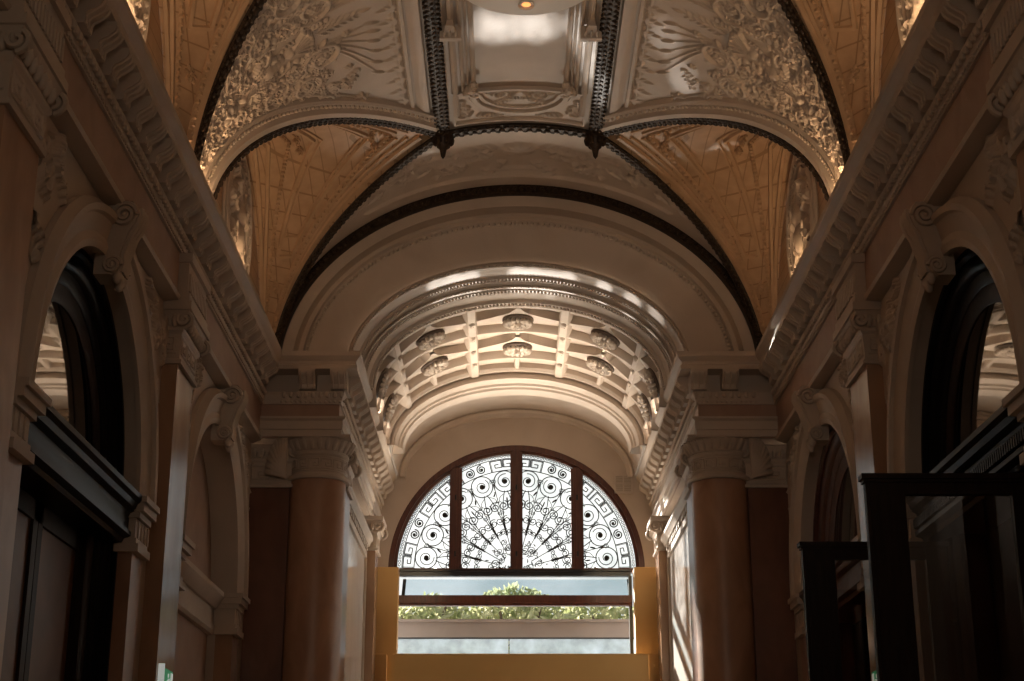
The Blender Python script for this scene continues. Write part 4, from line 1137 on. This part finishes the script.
q = MB(); q.rings([rect_ring(-2.17, 2.29, 27.75, 28.05, z, o) for z, o in ((-ZO, 0), (3.415, 0), (3.43, -.012))]); q.build('panel', YELLOW, ob, 30)
q = MB()
for x in (-1.9, 0, 2.0): q.box(x - .1, x + .1, 28.04, 28.07, -ZO, 3.2)
q.build('back_batten', WHITE, ob)

# outside: parapet, frosted railing, trees, ground
q = MB(); q.box(-5.5, 5.5, 31.0, 31.5, 4.13, 4.47); q.box(-5.5, 5.5, 30.95, 31.55, 4.44, 4.49); q.box(-5.4, -4.8, 31.0, 31.4, -ZO, 4.2); q.box(4.8, 5.4, 31.0, 31.4, -ZO, 4.2)
single('stone_lintel', 'grey-brown stone beam outside below the strip of trees', 'lintel', q, CONCRETE, kind='thing')
q = MB(); q.box(-5.4, 5.4, 31.05, 31.12, 4.09, 4.13); single('steel_rail', 'thin dark steel rail under the outside stone beam', 'rail', q, STEEL, kind='thing')
ob = thing('frosted_railing', 'frosted glass sheet outside above the low yellow partition', 'glass', (0, 30.3, 3.0))
for k, (x0, x1) in enumerate(((-2.6, -.15), (-.13, 2.6))):
    q = MB(); q.box(x0, x1, 30.3, 30.32, 3.0, 4.02); q.build('glass_sheet', FROST, ob, 0)
q = MB(); q.box(-2.6, 2.6, 30.28, 30.34, 4.02, 4.045); q.build('top_bar', STEEL, ob)
q = MB(); q.box(-40, 40, 29.9, 90, -ZO - .15, -ZO - .02); tag(q.build('ground', GRASSM), 'pale paved ground outside the entrance', 'ground', kind='structure')
rg = random.Random(9)
tl = ['leafy tree outside, seen in the glazed opening at its left end', 'leafy tree outside, left of the middle of the glazed opening', 'leafy tree outside, in the middle of the glazed opening', 'leafy tree outside, right of the middle of the glazed opening', 'leafy tree outside, seen in the glazed opening at its right end']
for k, x in enumerate((-5.2, -2.6, .2, 2.9, 5.4)):
    y = 45 + (k % 2)*1.6
    ob = thing('tree', tl[k], 'tree', (x, y, -ZO), 'trees outside the entrance', 'thing')
    q = MB(); q.tube([(x, y, -ZO), (x + .1, y, 1.5), (x - .05, y, 3.5), (x, y, 5.5)], [.22, .18, .15, .08], 8)
    for j in range(6):
        a = j*1.05; q.tube([(x, y, 3.2 + j*.3), (x + .7*cos(a), y + .7*sin(a), 4.4 + j*.35), (x + 1.3*cos(a), y + 1.3*sin(a), 5.3 + j*.35)], [.09, .06, .03], 6)
    q.build('trunk', BARK, ob, 60)
    q = MB()
    for j in range(4200):
        d = Vector((rg.gauss(0, 1), rg.gauss(0, 1), rg.gauss(0, 1))).normalized() * (rg.random() ** .35)
        p = Vector((x + d.x*2.15, y + d.y*1.6, 5.95 + d.z*1.3 + .25*sin(3*d.x + k)))
        u = Vector((rg.gauss(0, 1), rg.gauss(0, 1), rg.gauss(0, 1))).normalized(); w = u.orthogonal().normalized(); L = rg.uniform(.09, .16)
        q.add([p - u*L, p + w*L*.5, p + u*L, p - w*L*.5], [(0, 1, 2, 3)])
    tag(q.build('foliage', LEAF, ob, 0, fix=False), kind='stuff')

# ------------------------------------------------------------------ exit signs on the middle pilasters
for s in (-1, 1):
    ob = thing('exit_sign', f'small green and white exit sign on the middle pilaster of the {LR(s)} wall', 'sign', (s*3.66, 16.4, 1.53), 'exit signs on the pilasters')
    q = MB(); q.box(-3.68, -3.635, 16.20, 16.62, 1.56, 1.86); q.side(s).build('sign_plate', GREENP, ob)
    q = MB(); q.box(-3.69, -3.63, 16.17, 16.20, 1.53, 1.90); q.side(s).build('edge_strip', WHITEP, ob)
    X = -3.632; q = MB()
    q.blob((X, 16.40, 1.80), (.006,0,0), (0,.022,0), (0,0,.024), 8, 4)
    q.tube([(X, 16.40, 1.77), (X, 16.41, 1.68)], .018, 6)
    for a in ([(16.41, 1.68), (16.37, 1.64), (16.39, 1.585)], [(16.41, 1.68), (16.45, 1.64), (16.48, 1.62)], [(16.40, 1.76), (16.36, 1.72), (16.33, 1.735)], [(16.40, 1.76), (16.44, 1.735), (16.45, 1.69)]):
        q.tube([(X, y, z) for y, z in a], .012, 5)
    q.box(X - .004, X + .004, 16.52, 16.60, 1.58, 1.84)
    q.side(s).build('running_figure', WHITEP, ob)
# ------------------------------------------------------------------ floor and the back of the hall
q = MB(); q.box(-5, 5, -7, 30, -ZO - .1, -ZO); tag(q.build('floor', FLOORM), 'polished brown marble floor of the hall', 'floor', kind='structure')
q = MB()
q.box(-5, 5, -6.3, -6, -ZO, 10.2)
tag(q.build('wall_back', PLASTER2), 'back wall of the hall behind the camera', 'wall', kind='structure')

# ================================================================== lift everything to the real floor
for o in TOPS: o.location.z += ZO

# ================================================================== camera
sc = bpy.context.scene
cd = bpy.data.cameras.new('camera'); cam = bpy.data.objects.new('camera', cd); COL.objects.link(cam)
cd.sensor_width = 36; cd.lens = 1573/1024*36; cd.clip_end = 300
cam.location = (-.14, 0, ZO); cam.rotation_euler = (math.radians(90 + 18.3), 0, -.0019)
sc.camera = cam

# ================================================================== light
w = bpy.data.worlds.new('world'); sc.world = w; w.use_nodes = True
nt = w.node_tree; bg = nt.nodes['Background']
tc = nt.nodes.new('ShaderNodeTexCoord'); n = nt.nodes.new('ShaderNodeTexNoise'); n.inputs['Scale'].default_value = 22; n.inputs['Detail'].default_value = 8
nt.links.new(tc.outputs['Generated'], n.inputs['Vector'])
r = nt.nodes.new('ShaderNodeValToRGB'); r.color_ramp.elements[0].color = (.60, .67, .66, 1); r.color_ramp.elements[1].color = (.96, .97, .94, 1)
r.color_ramp.elements[0].position = .3; r.color_ramp.elements[1].position = .6
nt.links.new(n.outputs['Fac'], r.inputs['Fac']); nt.links.new(r.outputs['Color'], bg.inputs['Color'])
bg.inputs['Strength'].default_value = 1.0

def area(name, loc, rot, sx, sy, e, col, spread=PI):
    d = bpy.data.lights.new(name, 'AREA'); d.shape = 'RECTANGLE'; d.size = sx; d.size_y = sy; d.energy = e; d.color = col; d.spread = spread
    o = bpy.data.objects.new(name, d); COL.objects.link(o); o.location = (loc[0], loc[1], loc[2] + ZO); o.rotation_euler = rot; return o
def spot(name, loc, target, e, col, ang, blend=.3, r=.02, square=False):
    d = bpy.data.lights.new(name, 'SPOT'); d.energy = e; d.color = col; d.spot_size = math.radians(ang); d.spot_blend = blend; d.shadow_soft_size = r; d.use_square = square
    o = bpy.data.objects.new(name, d); COL.objects.link(o); o.location = (loc[0], loc[1], loc[2] + ZO)
    o.rotation_euler = (Vector(target) - Vector(loc)).to_track_quat('-Z', 'Y').to_euler(); return o
def point(name, loc, e, col, r=.05):
    d = bpy.data.lights.new(name, 'POINT'); d.energy = e; d.color = col; d.shadow_soft_size = r
    o = bpy.data.objects.new(name, d); COL.objects.link(o); o.location = (loc[0], loc[1], loc[2] + ZO); return o
WARM = (1.0, .64, .35); CREAM = (1.0, .84, .68)
for s in (-1, 1):
    for cy, e in ((19.7, 12), (16.4, 20), (13.0, 17), (9.8, 12)):       # lamps on the cornice ledge
        area('cove_lamp', (s*3.62, cy, 7.06), (PI, s*.35, 0), .12, 1.2, e, WARM)
    area('cove_lamp', (s*2.33, 25.2, 7.05), (PI, s*.3, 0), .1, 3.0, 7, CREAM)
hs = spot('hall_fill_spot', (0, 2.5, .4), (0, 18, 10.2), 760, CREAM, 36, 1.0, .4)  # added fill without a fixture, brightens the vault
spot('hall_fill_spot', (0, 1.5, 2.0), (0, 22, 5.2), 560, CREAM, 34, 1.0, .5)  # second added fill, for the end wall and columns
point('hall_fill_point', (0, 3.0, 4.6), 98, CREAM, .6)  # no chandelier hangs here: unseen point light added as soft ambient fill
for s in (-1, 1): spot('gallery_spot', (s*1.9, 22.0, 6.6), (s*2.0, 28.3, 4.9), 240, (1, .78, .5), 15, .9, .05)
area('floor_bounce_fill', (0, 25.2, -1.4), (PI, 0, 0), 1.6, 1.6, 42, (1, .84, .66), .45)  # added light standing in for sunlight bounced up off the inner floor
area('inner_vault_fill', (0, 27.9, 3.6), Vector((0, -.28, .96)).to_track_quat('-Z', 'Y').to_euler(), 4.0, .25, 64, (1, .86, .70), 1.2)  # added strip behind the low partition, brightens the inner barrel from below
spot('window_bounce', (0, 28.0, 3.75), (0, 19.2, 9.7), 500, (1, .80, .60), 40, 1.0, .7)
spot('window_bounce', (0, 28.0, 3.75), (0, 22.7, 8.2), 170, (1, .86, .70), 46, 1.0, .2)
# sun through the fan window, and its glints thrown up from the glass and stone outside the entrance
sd = bpy.data.lights.new('sun', 'SUN'); sd.energy = 20; sd.angle = .03; sd.color = (1, .93, .82)
so = bpy.data.objects.new('sun', sd); COL.objects.link(so)
so.rotation_euler = Vector((.47, -.80, -.37)).to_track_quat('-Z', 'Y').to_euler()
GL = (1, .95, .88)
P0 = (.1, 28.2, 3.7)
for (t, e, a) in (((-1.22, 22.7, 8.2), 2600, 3.0), ((-.97, 22.7, 8.3), 3000, 3.2), ((-.72, 22.7, 8.4), 2600, 3.0), ((0, 22.7, 8.5), 3000, 3.4), ((.25, 22.7, 8.5), 3000, 3.2), ((.50, 22.7, 8.5), 3000, 3.2), ((.74, 22.7, 8.4), 2800, 3), ((1.28, 22.7, 8.2), 3000, 2.6), ((1.68, 22.75, 7.95), 3000, 3), ((1.98, 22.8, 7.6), 2600, 3.2),
                                    ((-.50, 17.35, 9.9), 3000, 2.2), ((-.34, 17.5, 9.9), 3000, 2.2), ((-.16, 17.5, 9.9), 3200, 2.2), ((.02, 17.45, 9.9), 3200, 2.2), ((.20, 17.5, 9.9), 3400, 2.2), ((.36, 17.35, 9.9), 3000, 2.1), ((-.3, 17.05, 9.9), 2600, 2.6), ((.1, 17.0, 9.9), 2600, 2.6),
                  ((.72, 17.2, 9.9), 3600, 2.3), ((.86, 17.7, 9.85), 4600, 2.4), ((.98, 18.2, 9.85), 4600, 2.2), ((1.08, 18.7, 9.8), 3000, 2.0), ((2.05, 17.9, 9.35), 2600, 2.6), ((1.75, 17.2, 9.45), 1800, 2.4)):
    spot('sun_glint', P0, t, e, GL, a, 1.0, .02)
spot('sun_glint', (-1.6, 25.2, 3.2), (2.15, 24.9, 7.6), 420, GL, 20, 1.0, .03)

sc.view_settings.view_transform = 'Standard'; sc.view_settings.look = 'None'
sc.view_settings.exposure = 0; sc.view_settings.gamma = 1; sc.view_settings.use_curve_mapping = False
